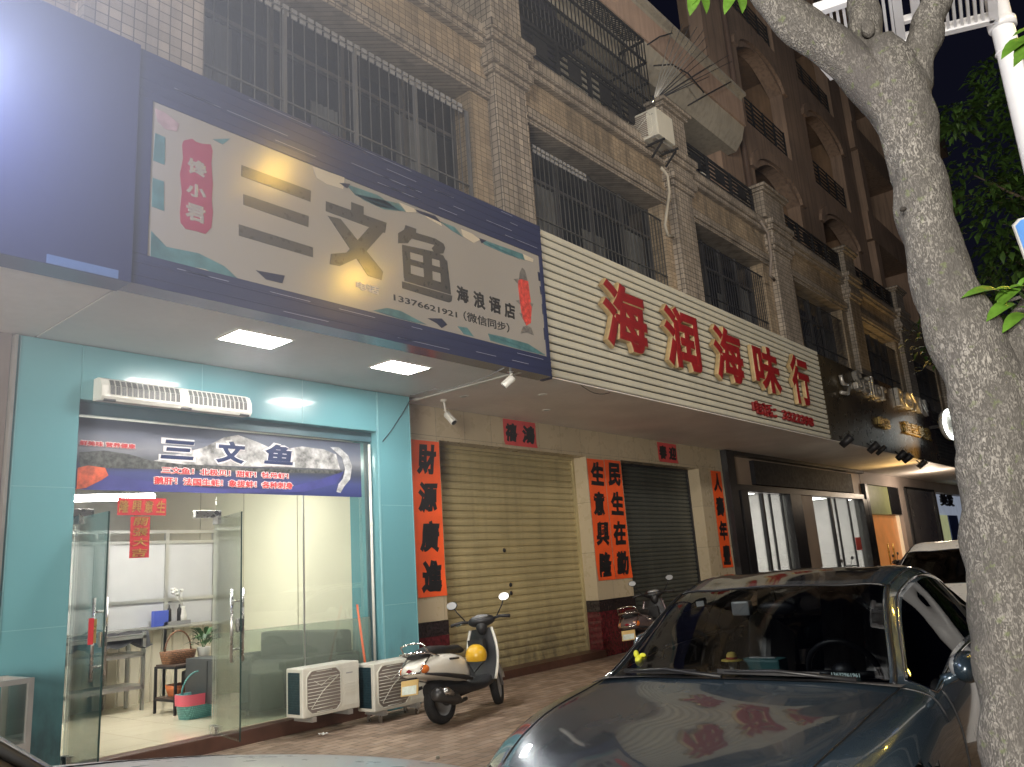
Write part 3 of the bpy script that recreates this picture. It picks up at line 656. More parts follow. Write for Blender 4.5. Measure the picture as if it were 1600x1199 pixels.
g = MB(); quad(g, Zf([(68,292),(120,280),(205,292),(222,330),(190,352),(110,392),(62,400)]), BYY-.0065, .002); g.build('salmon_print', mat('salmon_print', (.70,.13,.06), .4, var=.45, sc=14), bp)
g = MB(); quad(g, Zf([(1330,188),(1375,190),(1420,230),(1440,285),(1430,350),(1400,385),(1382,418),(1362,412),(1372,375),(1395,345),(1405,300),(1390,240)]), BYY-.0065, .002); g.build('fish_print', mat('fish_print', (.45,.46,.47), .3, var=.5, sc=12), bp)
WT = mat('outline_white', (.75,.74,.74), .4, var=.03); BLT = mat('letter_blue', (.025,.04,.12), .35)
w_ = MB(); b_ = MB(); r_ = MB(); c_ = MB()
for s, a, bb in (('三', (485,148), (650,255)), ('文', (760,152), (905,275)), ('鱼', (1000,170), (1145,280))):
    gpx(w_, s, *Zf([(a[0]-9, a[1]-9), (bb[0]+9, bb[1]+9)]), BYY-.009, bold=.085, d=.002); gpx(b_, s, *Zf([a, bb]), BYY-.012, bold=.045, d=.002, shear=.1)
for s, a, bb in (('三文鱼！北极贝！甜虾！牡丹虾！', (488,285), (1122,350)), ('鹅肝！法国生蚝！象拔蚌！各种刺身', (450,335), (1145,400))):
    gpx(w_, s, *Zf([(a[0]-3, a[1]-3), (bb[0]+3, bb[1]+3)]), BYY-.009, bold=.10, d=.002); gpx(r_, s, *Zf([a, bb]), BYY-.012, bold=.03, d=.002)
gpx(w_, '鲜美味 营养健康', *Zf([(76,150), (360,202)]), BYY-.009, bold=.11, d=.002); gpx(r_, '鲜美味 营养健康', *Zf([(78,153), (358,199)]), BYY-.012, bold=.03, d=.002)
w_.build('letter_outline', WT, bp, fix=False); b_.build('lettering', BLT, bp, fix=False); r_.build('lettering', RED, bp, fix=False, label='red printed lettering')
couplet('red paper with gold lettering lying crosswise, stuck on the door glass', 3.63, 4.13, 2.37, 2.545, '隆興意生', REDV, True, GY-.008, 'door_couplet')
couplet('narrow red paper with gold lettering hanging below the crosswise red paper', 3.765, 3.965, 1.945, 2.355, '開張大吉', REDV, False, GY-.008, 'door_couplet')
# LED panels in the soffit
for i, x in enumerate((4.055, 6.0)):
    t = thing('ceiling_light', ('lit square light panel in the soffit over the long white air curtain', 'lit square light panel in the soffit nearer the corner security camera')[i], 'ceiling light', (x+.3, 6.89, 4.0), group='light panels in the soffit')
    g = MB(); g.box(x, x+.6, 6.70, 7.08, 4.006, 4.011); g.build('diffuser', LED, t)
    g = MB()
    for a in ((x-.02, x, 6.68, 7.1), (x+.6, x+.62, 6.68, 7.1), (x, x+.6, 6.68, 6.7), (x, x+.6, 7.08, 7.1)): g.box(*a, 4.0, 4.011)
    g.build('frame', WHITE, t)
for i, (u, v) in enumerate(((725,620), (848,617), (854,641))):
    c = on(u, v, Z=4.028); t = thing('downlight', ('small unlit downlight nearest the corner camera', 'small unlit downlight nearest the cream slatted sign', 'small unlit downlight nearest the first red square')[i], 'downlight', c, group='unlit downlights')
    g = MB(); g.lathe(c, [(0, -.002), (.045, -.002), (.055, 0)], 14); g.build('lens', GREYP, t); g = MB(); g.lathe(c, [(.045, 0), (.05, -.008), (.07, -.006), (.072, .001)], 16); g.build('ring', WHITE, t)
# air curtain
AC = thing('air_curtain', 'long white air curtain over the shop entrance', 'air curtain', (4.06, 7.9, 3.4))
ax0, ax1 = 3.26, 4.885
prof = [(7.994, 3.45), (7.82, 3.43), (7.79, 3.47), (7.80, 3.58), (7.84, 3.645), (7.90, 3.672), (7.994, 3.672)]
g = MB(); g.prism([(ax0, y, z) for y, z in prof], (ax1-ax0, 0, 0)); g.build('housing', WHITE, AC, bevel=.01)
for a, b in ((ax0+.08, 4.06), (4.15, ax1-.05)):
    g = MB(); n = 13
    for k in range(n):
        x = a+(b-a)*k/n
        for (y0, z0), (y1, z1) in (((7.786, 3.49), (7.795, 3.575)), ((7.795, 3.578), (7.832, 3.64))): g.add([(x, y0, z0), (x+(b-a)/n-.014, y0, z0), (x+(b-a)/n-.014, y1-.004, z1), (x, y1-.004, z1)], [(0,1,2,3)])
    g.build('grille', MATS.get('grille_mesh') or tiles('grille_mesh', (.30,.31,.30), (.03,.03,.03), .018, .012, ms=.004), AC)
g = MB()
for x in (ax0+.03, 4.07, ax1-.14): g.box(x, x+.11, 7.80, 7.822, 3.426, 3.446)
g.build('bracket', BLKPL, AC)
# cables and cameras
def cable(lab, pts, r, m, nm='cable'):
    g = MB(); g.tube(pts, r, 6); return tag(g.build(nm, m), lab, 'cable')
cable('thin dark wire slanting down the teal wall from the soffit corner', [on(640, 627, Y=7.98), on(628, 648, Y=7.97), on(610, 675, Y=7.97), on(598, 690, Y=7.97)], .005, BLKPL)
cable('loose grey cable sagging along the seam of the soffit', [on(641, 618, Z=4.0), on(680, 608, Z=3.99), on(690, 612, Z=3.97), on(740, 597, Z=3.96), on(765, 587, Z=3.99), on(788, 575, Z=4.0)], .008, GREYP)
cable('thin black wire hanging under the edge of the cream slatted sign', [on(905+i*8, 600+(10*math.sin(i*.45))+i*1.6, Y=6.25) for i in range(7)], .006, BLKPL)
g = MB(); g.tube([(6.80, 8.1, .16), (6.80, 8.1, 3.3)], .018, 8); tag(g.build('conduit', WHITE), 'white vertical conduit in the right corner of the shop entrance', 'pipe')
def camera_unit(lab, base, p1, p2, r):
    t = thing('security_camera', lab, 'security camera', base); base, p1, p2 = Vector(base), Vector(p1), Vector(p2); d = (p2-p1).normalized()
    g = MB(); g.lathe(base, [(0, -.03), (.045, -.03), (.05, 0)], 14); g.tube([base, (base+p1)/2+Vector((0,0,-.03)), p1], .016, 8); g.build('bracket', WHITE, t)
    g = MB(); g.tube([p1-d*.03, p1, p2, p2+d*.005], [r*.6, r, r, r*.92], 14); g.bar(p1-d*.02+Vector((0,0,r*1.02)), p2+d*.04+Vector((0,0,r*1.02)), r*2.1, .008); g.build('body', WHITE, t)
    g = MB(); g.tube([p2+d*.006, p2+d*.014], r*.8, 12); g.build('lens', BLACK, t)
camera_unit('white security camera on a bent arm at the sign corner', on(797, 578, Z=4.03), on(800, 592, Z=3.88), on(788, 603, Z=3.80), .045)
camera_unit('white security camera hanging before the beige wall', on(693, 625, Z=4.03), on(698, 648, Y=8.02), on(709, 660, Y=7.9), .05)
# ================================================================== air conditioner outdoor units
ACW = mat('ac_ivory', (.62,.61,.54), .42, var=.06, sc=4, streak=.12)
FIN = mat('ac_fins', (.02,.05,.065), .4, .3, var=.3, sc=30)
def outdoor_unit(lab, loc, w=.80, h=.54, d=.30, rot=0, group=None):
    """front faces local -Y, origin at the middle of the base"""
    t = thing('outdoor_unit', lab, 'air conditioner', loc, rot, group)
    b = MB(); b.box(-w/2, w/2, -d/2, d/2, .05, h+.05); b.build('casing', ACW, t, True, bevel=.018, seg=3)
    g = MB(); g.box(-w/2-.003, -w/2+.01, -d/2+.05, d/2-.04, .09, h+.01)
    for k in range(16): z = .1+k*(h-.1)/16; g.box(-w/2-.006, -w/2-.003, -d/2+.05, d/2-.04, z, z+.008)
    g.build('coil', FIN, t, True)
    cx, cz, R = -w*.14, h/2+.05, h*.44
    g = MB(); sq = [(cx+(R*1.02)*max(-1, min(1, 1.22*math.cos(a))), -d/2-.004, cz+R*max(-1, min(1, 1.22*math.sin(a)))) for a in [2*math.pi*k/40 for k in range(40)]]
    g.poly(sq); g.build('fan_opening', mat('ac_inner', (.21,.18,.16), .6), t, True)
    g = MB(); g.tube(sq, .008, 6, closed=True)
    for k in range(13):
        z = cz-R+2*R*(k+.5)/13; x = R*.98*min(1, 1.22*math.sqrt(max(0, 1-((z-cz)/R/1.0)**2))); g.tube([(cx-x, -d/2-.012, z), (cx+x, -d/2-.012, z)], .0035, 5)
    g.tube([(cx-R*.8, -d/2-.016, cz-R*.75), (cx-.02, -d/2-.016, cz+.0), (cx+R*.85, -d/2-.016, cz+R*.6)], .004, 5)
    g.tube([(cx-R*.6, -d/2-.016, cz+R*.5), (cx-R*.2, -d/2-.016, cz+R*.25), (cx+R*.3, -d/2-.016, cz+R*.55), (cx+R*.9, -d/2-.016, cz+R*.62)], .0035, 5)
    g.build('fan_guard', ACW, t, True)
    px = w*.33
    g = MB(); g.box(px-.11, w/2-.025, -d/2-.006, -d/2, .1, h); pn = g.build('service_panel', ACW, t, True, bevel=.004)
    g = MB()
    for k in range(4): g.box(px-.085, w/2-.055, -d/2-.012, -d/2-.006, h*.45+k*.032, h*.45+k*.032+.014)
    g.build('vent', ACW, pn, True)
    g = MB(); g.box(px-.06, px+.03, -d/2-.008, -d/2-.0065, h*.86, h*.885); g.build('badge', GREYP, pn, True)
    for x in (-w*.32, w*.32):
        g = MB(); g.box(x-.03, x+.03, -d/2-.01, d/2+.01, 0, .05); g.build('foot', ALU, t, True)
    return t
UG = 'air conditioner units at the shop entrance'
outdoor_unit('ivory outdoor unit on the brown step against the frosted glass', (5.74, 7.72, .15-.0), .76, .50, .30, group=UG)
U2 = outdoor_unit('ivory outdoor unit on short metal stand between the teal wall and white scooter', (6.63, 7.60, .075), .80, .52, .30, group=UG)
g = MB()
for x in (-.28, .28):
    for y in (-.1, .1): g.box(x-.015, x+.015, y-.015, y+.015, -.075, 0)
g.build('stand', STEEL, U2, True)
P2 = (12.28, 6.32, 8.98)
outdoor_unit('small outdoor unit fixed to the side of the tiled balcony pillar with the spikes', P2, .56, .55, .62, rot=rad(-90))
g = MB()
for x in (12.1, 12.6): g.bar((x, 6.0, 8.965), (x, 6.6, 8.965), .04, .03); g.bar((x, 6.05, 8.94), (x, 6.3, 8.7), .03, .03)
tag(g.build('wall_bracket', IRON), 'dark steel bracket under the small outdoor unit on the pillar', 'bracket')
pt = [on(1033, 262, Y=6.2), on(1043, 275, Y=6.2), on(1046, 300, Y=6.2), on(1042, 330, Y=6.2), on(1039, 352, Y=6.22), on(1043, 368, Y=6.25), on(1052, 371, Y=6.3)]
g = MB(); g.tube(pt, .028, 8); tag(g.build('refrigerant_pipe', PALE), 'pale wrapped pipe curving down the pillar below the small outdoor unit', 'pipe')
g = MB(); g.tube([on(1188, 345, Y=6.2), on(1200, 365, Y=6.2), on(1205, 400, Y=6.2), on(1203, 430, Y=6.25), on(1210, 438, Y=6.3)], .035, 8); tag(g.build('refrigerant_pipe', mat('dull_pipe', (.2,.17,.15), .7)), 'dull pipe curving down the third tiled column', 'pipe')
t = outdoor_unit('pale outdoor unit in the dark corner of the terrace under the eave', (16.3, 7.6, 9.6), .85, .75, .35, rot=rad(-30))
# fan of anti-climb rods
SP = thing('spike_fan', 'fan of thin pale metal rods spreading from the balcony pillar', 'spikes', (12.72, 6.4, 10.2))
b0 = on(1020, 160, Y=6.4)
for u, v in ((1052,40),(1066,38),(1078,39),(1089,42),(1100,46),(1103,58),(1106,72),(1108,86),(1139,86),(1143,96),(1110,102),(1108,120)):
    g = MB(); q = on(u, v, Y=6.4+random.uniform(-.25, .25)); g.tube([b0, b0.lerp(q, .5)+Vector((0,0,.01)), q], [.013, .011, .007], 6); g.build('rod', mat('pale_rod', (.42,.42,.40), .4, .5) if v < 60 else BARD, SP)
g = MB(); g.tube([b0+Vector((0,0,-.05)), b0+Vector((0,0,.12))], .04, 10); g.build('clamp', STEEL, SP)

# cable coil, stick, litter
g = MB()
for k in range(3): g.tube([(6.2+.045*math.cos(a)+.02*k, 7.74+.03*math.sin(a*2+k), .24+.05*math.sin(a)+.03*k) for a in [2*math.pi*i/18 for i in range(18)]], .007, 6, closed=True)
tag(g.build('cable_coil', WHITE), 'white coiled cable between the two outdoor units', 'cable')
g = MB(); g.tube([on(558, 945, Y=8.05), on(577, 1085, Y=7.76)], .014, 8); tag(g.build('broom_stick', mat('orange_stick', (.60,.13,.05), .45)), 'orange stick leaning against the entrance corner', 'stick')
g = MB(); c = on(505, 1150, Z=0)
g.grid([[(c.x+i*.025-.04, c.y+j*.03-.05, .012+.02*abs(math.sin(i*2+j*1.7))) for i in range(4)] for j in range(4)], sm=False); tag(g.build('paper_scrap', WHITE), 'crumpled white paper scrap on the pavers', 'litter')
c = on(684, 1186, Z=0); g = MB(); g.ell((c.x, c.y, .014), .022, .018, .016, 8, 6); tag(g.build('pebble', PALE), 'small pale pebble on the pavers by the grey car', 'litter')

# ================================================================== scooter
def scooter(lab, loc, rot, lean, main, group, helmet=False):
    t = thing('scooter', lab, 'scooter', loc, 0, group); t.rotation_euler = (lean, 0, rot)
    B_ = lambda mb, nm, m, **k: mb.build(nm, m, k.pop('p', t), True, **k)
    def loft(secs, n=18):
        g = MB(); rows = []
        for x, yw, zc, zh, ex in secs:
            rows.append([(x, yw*math.copysign(abs(math.cos(a))**ex, math.cos(a)), zc+zh*math.copysign(abs(math.sin(a))**ex, math.sin(a))) for a in [2*math.pi*k/n for k in range(n+1)]])
        g.grid(rows); g.poly(rows[0][:-1]); g.poly(rows[-1][:-1]); return g
    st_ = rad(22)
    sx = lambda x, y, z: (1.08+(x-1.08)*math.cos(st_)-y*math.sin(st_), (x-1.08)*math.sin(st_)+y*math.cos(st_), z)
    def wheel(cx, r, w, steer):
        f = sx if steer else (lambda x, y, z: (x, y, z))
        g = MB(); prof = [(r-.085, -w*.36), (r-.05, -w*.5), (r-.015, -w*.4), (r, 0), (r-.015, w*.4), (r-.05, w*.5), (r-.085, w*.36)]
        g.lathe((cx, 0, r), prof, 32, 'y'); g.v = [f(*p) for p in g.v]; wt = B_(g, 'wheel', RUBBER)
        g = MB(); g.lathe((cx, 0, r), [(r-.08, -w*.3), (r-.10, -w*.12), (.05, -w*.2), (0, -w*.25)], 24, 'y'); g.lathe((cx, 0, r), [(r-.08, w*.3), (r-.10, w*.12), (.05, w*.2), (0, w*.25)], 24, 'y'); g.v = [f(*p) for p in g.v]; B_(g, 'rim', GREYP, p=wt)
    wheel(0, .235, .13, False); wheel(1.27, .225, .10, True)
    body = loft([(-.46, .05, .60, .03, .9), (-.44, .125, .60, .06, .8), (-.30, .185, .61, .105, .7), (-.1, .215, .60, .14, .7), (.12, .22, .57, .16, .75), (.32, .195, .525, .165, .8), (.45, .14, .50, .14, .9)])
    B_(body, 'tail_body', main)
    g = MB()
    for s in (-1, 1): g.tube([(-.38, s*.145, .56), (-.1, s*.215, .50), (.2, s*.215, .44), (.42, s*.17, .40)], [.01, .022, .026, .02], 8); g.tube([(.0, s*.212, .655), (.16, s*.215, .645)], .012, 6)
    B_(g, 'side_trim', BLKPL)
    under = loft([(-.2, .06, .36, .08, .9), (-.05, .10, .38, .12, .8), (.25, .13, .34, .12, .7), (.42, .18, .30, .055, .6), (.7, .185, .30, .05, .6), (.88, .16, .34, .07, .7), (.97, .1, .40, .06, .8)]); B_(under, 'floorboard', BLKPL)
    g = loft([(-.36, .09, .735, .02, .8), (-.3, .125, .745, .04, .7), (-.1, .145, .765, .06, .7), (.08, .15, .745, .065, .7), (.16, .15, .735, .06, .7), (.34, .13, .74, .05, .7), (.46, .09, .715, .03, .8)]); B_(g, 'seat', mat('seat_vinyl', (.014,.014,.015), .5, var=.3, sc=12, bump=.2, bs=70))
    # legshield: inner black, outer pale shell
    rows_i = []; rows_o = []
    for k in range(11):
        z = .33+.58*k/10; xm = .84+.15*((k/10)**.9)+.02*math.sin(k*.3); w = .185-.05*(k/10)**2+.03*math.sin(math.pi*k/10)
        rows_i.append([(xm-.03*(1-(j/5-1)**2), w*(j/5-1), z) for j in range(11)])
        rows_o.append([(xm+.015+.13*(1-(j/5-1)**2)*math.sin(math.pi*(.25+.6*k/10)), (w+.022)*(j/5-1), z) for j in range(11)])
    g = MB(); g.grid(rows_i); g.box(.84, .90, -.11, .11, .62, .80); B_(g, 'leg_shield', BLKPL)
    g = MB(); g.grid(rows_o); g.tube([(r[0][0]-.012, r[0][1], r[0][2]) for r in rows_o], .017, 8); g.tube([(r[-1][0]-.012, r[-1][1], r[-1][2]) for r in rows_o], .017, 8); B_(g, 'front_shell', main)
    g = MB(); g.lathe((.89, -.045, .77), [(0, -.0), (.018, 0), (.018, .008)], 14, 'x'); B_(g, 'ignition_lock', STEEL)
    # head: handlebar cowl, bars, mirrors
    cw = MB(); cw.ell((.98, 0, 1.0), .12, .17, .075, 18, 10); cw.ell((.93, 0, .93), .07, .07, .1, 12, 8); cw.v = [sx(*p) for p in cw.v]; B_(cw, 'handlebar_cowl', BLKPL)
    g = MB(); g.ell((.925, 0, 1.045), .055, .11, .03, 14, 6); g.v = [sx(*p) for p in g.v]; B_(g, 'speedometer', mat('dial_grey', (.25,.26,.27), .1))
    for s in (-1, 1):
        g = MB(); g.tube([sx(.97, s*.12, 1.0), sx(.94, s*.24, 1.02), sx(.90, s*.37, 1.0)], [.017, .017, .02], 8); gp = B_(g, 'handlebar', BLKPL)
        g = MB(); g.tube([sx(1.0, s*.17, 1.02), sx(1.06, s*.34, .985)], .007, 6); B_(g, 'brake_lever', STEEL, p=gp)
        g = MB(); g.tube([sx(.97, s*.2, 1.03), sx(.97, s*.28, 1.14), sx(.95, s*.31, 1.2)], .008, 6); mo = B_(g, 'mirror_stem', BLKPL)
        g = MB(); g.ell((0,0,0), .022, .07, .05, 16, 8); g.v = [sx(.95+p[0], s*.33+p[1], 1.235+p[2]) for p in g.v]; B_(g, 'mirror_shell', BLKPL, p=mo)
        g = MB(); g.lathe((0,0,0), [(0, -.0), (1, 0)], 20, 'x'); g.v = [sx(.926, s*.33+p[1]*.062, 1.235+p[2]*.043) for p in g.v]; B_(g, 'mirror_glass', mat('mirror_glass', (.36,.37,.38), .15, .2, var=.1), p=mo)  # pale grey glass stands in for a bright reflection
    g = MB(); g.tube([sx(1.03, 0, .9), sx(1.17, 0, .42)], .035, 10)
    for s in (-1, 1): g.tube([sx(1.15, s*.075, .5), sx(1.26, s*.075, .225)], .02, 8)
    B_(g, 'fork', GREYP)
    g = MB(); rr = [[sx(1.27+.25*math.cos(a), y*.072, .225+.25*math.sin(a)+(.018 if y == 0 else 0)) for y in (-1, -.5, 0, .5, 1)] for a in [rad(15+k*14) for k in range(11)]]; g.grid(rr); B_(g, 'front_fender', main)
    # engine, exhaust on the right (local -y), stand
    g = MB(); g.ell((.12, .03, .27), .24, .09, .12, 16, 8); g.box(.02, .3, -.06, .06, .24, .42); B_(g, 'engine', mat('engine_grey', (.09,.09,.09), .45, .6, var=.4, sc=15))
    g = MB(); g.tube([(.35, -.1, .2), (.2, -.13, .19), (.1, -.15, .2)], .022, 8); g.tube([(.14, -.155, .21), (.06, -.16, .24), (-.26, -.17, .33), (-.30, -.17, .34)], [.04, .07, .075, .05], 14); B_(g, 'exhaust', mat('exhaust_dark', (.07,.07,.07), .38, .6, var=.3))
    g = MB(); g.tube([(-.05, -.22, .30), (-.18, -.235, .34), (-.22, -.23, .35)], [.03, .045, .03], 8); B_(g, 'heat_guard', STEEL)
    g = MB(); g.tube([(.35, .1, .25), (.42, .22, .03)], .012, 6); g.box(.38, .47, .19, .25, -.0, .03); B_(g, 'side_stand', STEEL)
    # rear: lamp cluster, plate, rack
    g = MB(); g.ell((-.41, 0, .605), .055, .115, .05, 14, 8); tl = B_(g, 'tail_light', mat('tail_red', (.25,.01,.02), .15, coat=.5))
    for s in (-1, 1): g = MB(); g.ell((-.37, s*.14, .605), .065, .045, .045, 12, 8); B_(g, 'turn_signal', mat('amber_lens', (.75,.19,.03), .15, coat=.5))
    g = MB(); g.box(-.47, -.455, -.115, .115, .37, .52); g.v = [(x-.1*(.52-z)/.15*.4, y, z) for x, y, z in g.v]; pl = B_(g, 'licence_plate', mat('plate_gold', (.62,.43,.16), .4), bevel=.006)
    g = MB(); g.box(-.474, -.471, -.095, .095, .385, .465); g.v = [(x-.1*(.52-z)/.15*.4, y, z) for x, y, z in g.v]; B_(g, 'plate_face', mat('plate_pale', (.62,.68,.62), .25, var=.15, sc=20), p=pl)
    g = MB(); g.bar((-.40, 0, .54), (-.46, 0, .50), .1, .02); g.bar((-.3, 0, .42), (-.45, 0, .40), .05, .03); B_(g, 'rear_fender', BLKPL)
    g = MB()
    for s in (-1, 1): g.tube([(-.12, s*.16, .70), (-.3, s*.17, .76), (-.44, s*.11, .78)], .011, 6); g.tube([(-.25, s*.16, .74), (-.43, s*.15, .62), (-.455, s*.14, .575)], .009, 6); g.tube([(-.3, s*.165, .76), (-.36, s*.15, .86), (-.36, s*.05, .875)], .011, 6)
    g.tube([(-.44, -.11, .78), (-.47, 0, .785), (-.44, .11, .78)], .011, 6); g.tube([(-.36, -.05, .875), (-.36, .05, .875)], .011, 6); g.tube([(-.455, -.14, .575), (-.475, 0, .58), (-.455, .14, .575)], .009, 6)
    for y in (-.06, 0, .06): g.tube([(-.3, y, .765), (-.45, y, .775)], .006, 5)
    B_(g, 'grab_rail', CHROME)
    return t
SCW = mat('scooter_white', (.76,.74,.66), .22, var=.05, coat=.6)
SC = scooter('white and black scooter with a yellow helmet parked before the yellow shutter', (6.53, 6.68, 0), rad(9), rad(-7), SCW, 'parked scooters')
HB = thing('helmet', 'yellow half helmet hanging by the white scooter seat', 'helmet', (6.9, 6.7, .62))
c = Vector(on(744, 1024, Y=6.55)); g = MB(); g.ell(c, .115, .13, .12, 20, 12, 0, 2.1); g.build('shell', mat('helmet_yellow', (.72,.42,.02), .3, var=.05, coat=.5), HB)
g = MB(); g.ell(c+Vector((0,0,-.005)), .108, .122, .112, 16, 8, 0, 2.0); g.build('liner', BLKPL, HB)
g = MB(); g.tube([c+Vector((-.1,.05,-.06)), c+Vector((-.03,.02,-.19)), c+Vector((.09,-.05,-.06))], .007, 5); g.build('chin_strap', BLKPL, HB)
SC2 = scooter('dark red and silver scooter half hidden behind the grey car', (11.8, 7.35, 0), rad(12), rad(-6), mat('scooter_silver', (.20,.15,.15), .2, .4, var=.2, coat=.6), 'parked scooters')
for i, (x, y, r) in enumerate(((24.1, 7.2, 60), (28.6, 7.0, 70))):
    dup(SC2, (x, y, 0), (rad(-6), 0, rad(r)), ('dark scooter parked before the black framed window, only its top showing over the car roof', 'farthest dark scooter, parked before the wooden door')[i])

# ================================================================== cars
def pchip(xs, ys):
    n = len(xs); d = [(ys[i+1]-ys[i])/(xs[i+1]-xs[i]) for i in range(n-1)]; m = [d[0]]+[0 if d[i-1]*d[i] <= 0 else 2*d[i-1]*d[i]/(d[i-1]+d[i]) for i in range(1, n-1)]+[d[-1]]
    def f(x):
        i = min(max(int(x), 0), n-2); h = xs[i+1]-xs[i]; t = (x-xs[i])/h
        return ys[i]*(2*t**3-3*t*t+1)+m[i]*h*(t**3-2*t*t+t)+ys[i+1]*(-2*t**3+3*t*t)+m[i+1]*h*(t**3-t*t)
    return f
#        x    ztop   y2   z2    y3   z3    y4   z4    y5   z5    y6   z6   bow
SED = [(2.32, .60,  .50, .595, .64, .56, .66, .46, .64, .32, .58, .22, .34),
       (2.24, .695, .58, .69,  .745,.64, .79, .50, .78, .32, .72, .20, .30),
       (2.02, .765, .64, .782, .82, .735,.875,.56, .87, .33, .80, .19, .26),
       (1.62, .835, .665,.862, .865,.82,.915,.64, .905,.34, .84, .19, .20),
       (1.24, .892, .685,.905,  .875,.865,.92, .68, .91, .34, .85, .19, .17),
       (1.02, .955, .70, .93, .872,.875,.92, .70, .91, .34, .85, .19, .16),
       (.22, 1.37, .585,1.325, .862,.95,.918,.72, .91, .34, .85, .19, .12),
       (-.30, 1.445,.60, 1.395,.86, .97,.918,.73, .91, .34, .85, .19, .03),
       (-.95, 1.378, .57,1.328, .855,.98, .918,.74, .91, .34, .85, .19, .0),
       (-1.35,1.245, .545, 1.205,.85, .985,.915,.75,.905,.34, .84, .19, -.05),
       (-1.88,1.045,.62, 1.025, .825,.985,.90, .76, .89, .34, .83, .2,  -.10),
       (-2.2, 1.03, .62, 1.015, .80, .96, .86, .74, .85, .36, .80, .22, -.16),
       (-2.33,.97,  .58, .95,  .72, .90, .76, .70, .74, .40, .70, .26, -.18)]
def make_car(lab, loc, rot, paint, gl, zs=1.0, table=SED, group=None, detail=True, roofglass=True):
    t = thing('parked_car', lab, 'car', loc, rot, group)
    NS = len(table); S_ = [pchip(list(range(NS)), [r[k] for r in table]) for k in range(13)]
    NSUB, NV = 8, 6
    def P(s, v, sg=1, off=0):
        q = [f(s) for f in S_]; cp = [(0, q[1]), (q[2]*.55, q[3]+(q[1]-q[3])*.72), (q[2], q[3]), (q[4], q[5]), (q[6], q[7]), (q[8], q[9]), (q[10], q[11])]
        i = min(int(v), 5); u = v-i; g_ = lambda k: cp[min(max(k, 0), 6)]
        a, b, c, d = (g_(i-1) if i > 0 else (-cp[1][0], cp[1][1])), cp[i], cp[i+1], g_(i+2)
        tn = .38 if i in (1, 2, 3) else .5
        def h(j):
            m0 = (c[j]-a[j])*tn; m1 = (d[j]-b[j])*tn
            return b[j]*(2*u**3-3*u*u+1)+m0*(u**3-2*u*u+u)+c[j]*(-2*u**3+3*u*u)+m1*(u**3-u*u)
        y, z = h(0), h(1)
        x = q[0]-q[12]*(y/.9)**2
        return Vector((x, sg*(y+off), (z+off*.3)*zs))
    iw, ir, irr, irb = 5, 6, 9, 10           # cowl, roof front, roof rear, rear glass base
    mbs = {k: MB() for k in ('body', 'windshield', 'rear_window', 'wa', 'wb', 'wc', 'wd', 'trim', 'roof')}
    ns = (NS-1)*NSUB; nv = 6*NV
    idx = {}
    for sg in (1, -1):
        for i in range(ns):
            for j in range(nv):
                s, v = (i+.5)/NSUB, (j+.5)/NV
                pc = P(s, v, sg); k = 'body'
                if iw < s < ir-.05 and v < 1.84: k = 'windshield'
                elif irr+.1 < s < irb-.06 and v < 1.84: k = 'rear_window'
                elif 2.12 < v < 2.86 and iw+.14 < s < irb-.35: k = ('wa' if sg > 0 else 'wc') if s < ir+1.35 else ('trim' if s < ir+1.6 else 'wb' if sg > 0 else 'wd')
                elif ir+.15 < s < irr-.7 and v < 1.55 and roofglass: k = 'roof'
                wf = min((Vector((pc.x, pc.z))-Vector((wx, .34))).length for wx in (1.40, -1.38))
                if v > 3.0 and wf < .385: continue
                mb = mbs[k]; q = [P(s0, v0, sg) for s0, v0 in ((i/NSUB, j/NV), ((i+1)/NSUB, j/NV), ((i+1)/NSUB, (j+1)/NV), (i/NSUB, (j+1)/NV))]
                mb.add(q, [(0,1,2,3)], 0, True)
    for i, sg in ((0, 1), (ns, 1)):
        ring = [P(i/NSUB, j/NV, 1) for j in range(nv+1)]+[P(i/NSUB, j/NV, -1) for j in range(nv, -1, -1)]; mbs['body'].poly(ring)
    def weld(o):
        bm = bmesh.new(); bm.from_mesh(o.data); bmesh.ops.remove_doubles(bm, verts=bm.verts, dist=.0006); bmesh.ops.recalc_face_normals(bm, faces=bm.faces); bm.to_mesh(o.data); bm.free()
        return o
    body = weld(mbs['body'].build('body', paint, t, True)); ws = weld(mbs['windshield'].build('windshield', gl, t, True)); weld(mbs['rear_window'].build('rear_window', CARGLD, t, True))
    for k in ('wa', 'wb', 'wc', 'wd'): weld(mbs[k].build('side_window', CARGLD, t, True))
    weld(mbs['trim'].build('door_pillar', BLACK, t, True))
    if roofglass: weld(mbs['roof'].build('sunroof', mat('sunroof_glass', (.008,.008,.010), .06, coat=.5), t, True))
    # seams, trims
    for sg in (1, -1):
        g = MB()
        g.tube([P(1.0+(iw-1.0)*k/24, 2.05, sg, .0015) for k in range(25)], .004, 5)
        g.tube([P(iw-.1+.0*k, 2.0+1.6*k/8, sg, .0015) for k in range(9)], .004, 5)
        g.tube([P(ir+1.47, 2.9+2.6*k/10, sg, .0015) for k in range(11)], .004, 5)
        g.tube([P(iw+.25+(irb-1.2-iw-.25)*0, 2.9+2.6*k/10, sg, .0015) for k in range(11)], .004, 5)
        g.tube([P(ir+.05+(irr-ir)*k/10, 1.9, sg, .001) for k in range(11)], .006, 5)
        g.build('panel_gap', BLACK, body, True)
    for sg in (1, -1):
        g = MB(); a = [P(iw+.13+(irb-.36-iw-.13)*k/40, 2.10, sg, .002) for k in range(41)]; b = [P(iw+.13+(irb-.36-iw-.13)*k/40, 2.90, sg, .003) for k in range(41)]
        g.tube(a+b[::-1], .008, 6, closed=True)
        g.build('window_trim', CHROME, body, True)
    g = MB()
    for sg in (1, -1): g.tube([P(iw+.02+(ir-.05-iw)*k/14, 1.9, sg, .003) for k in range(15)], .011, 6)
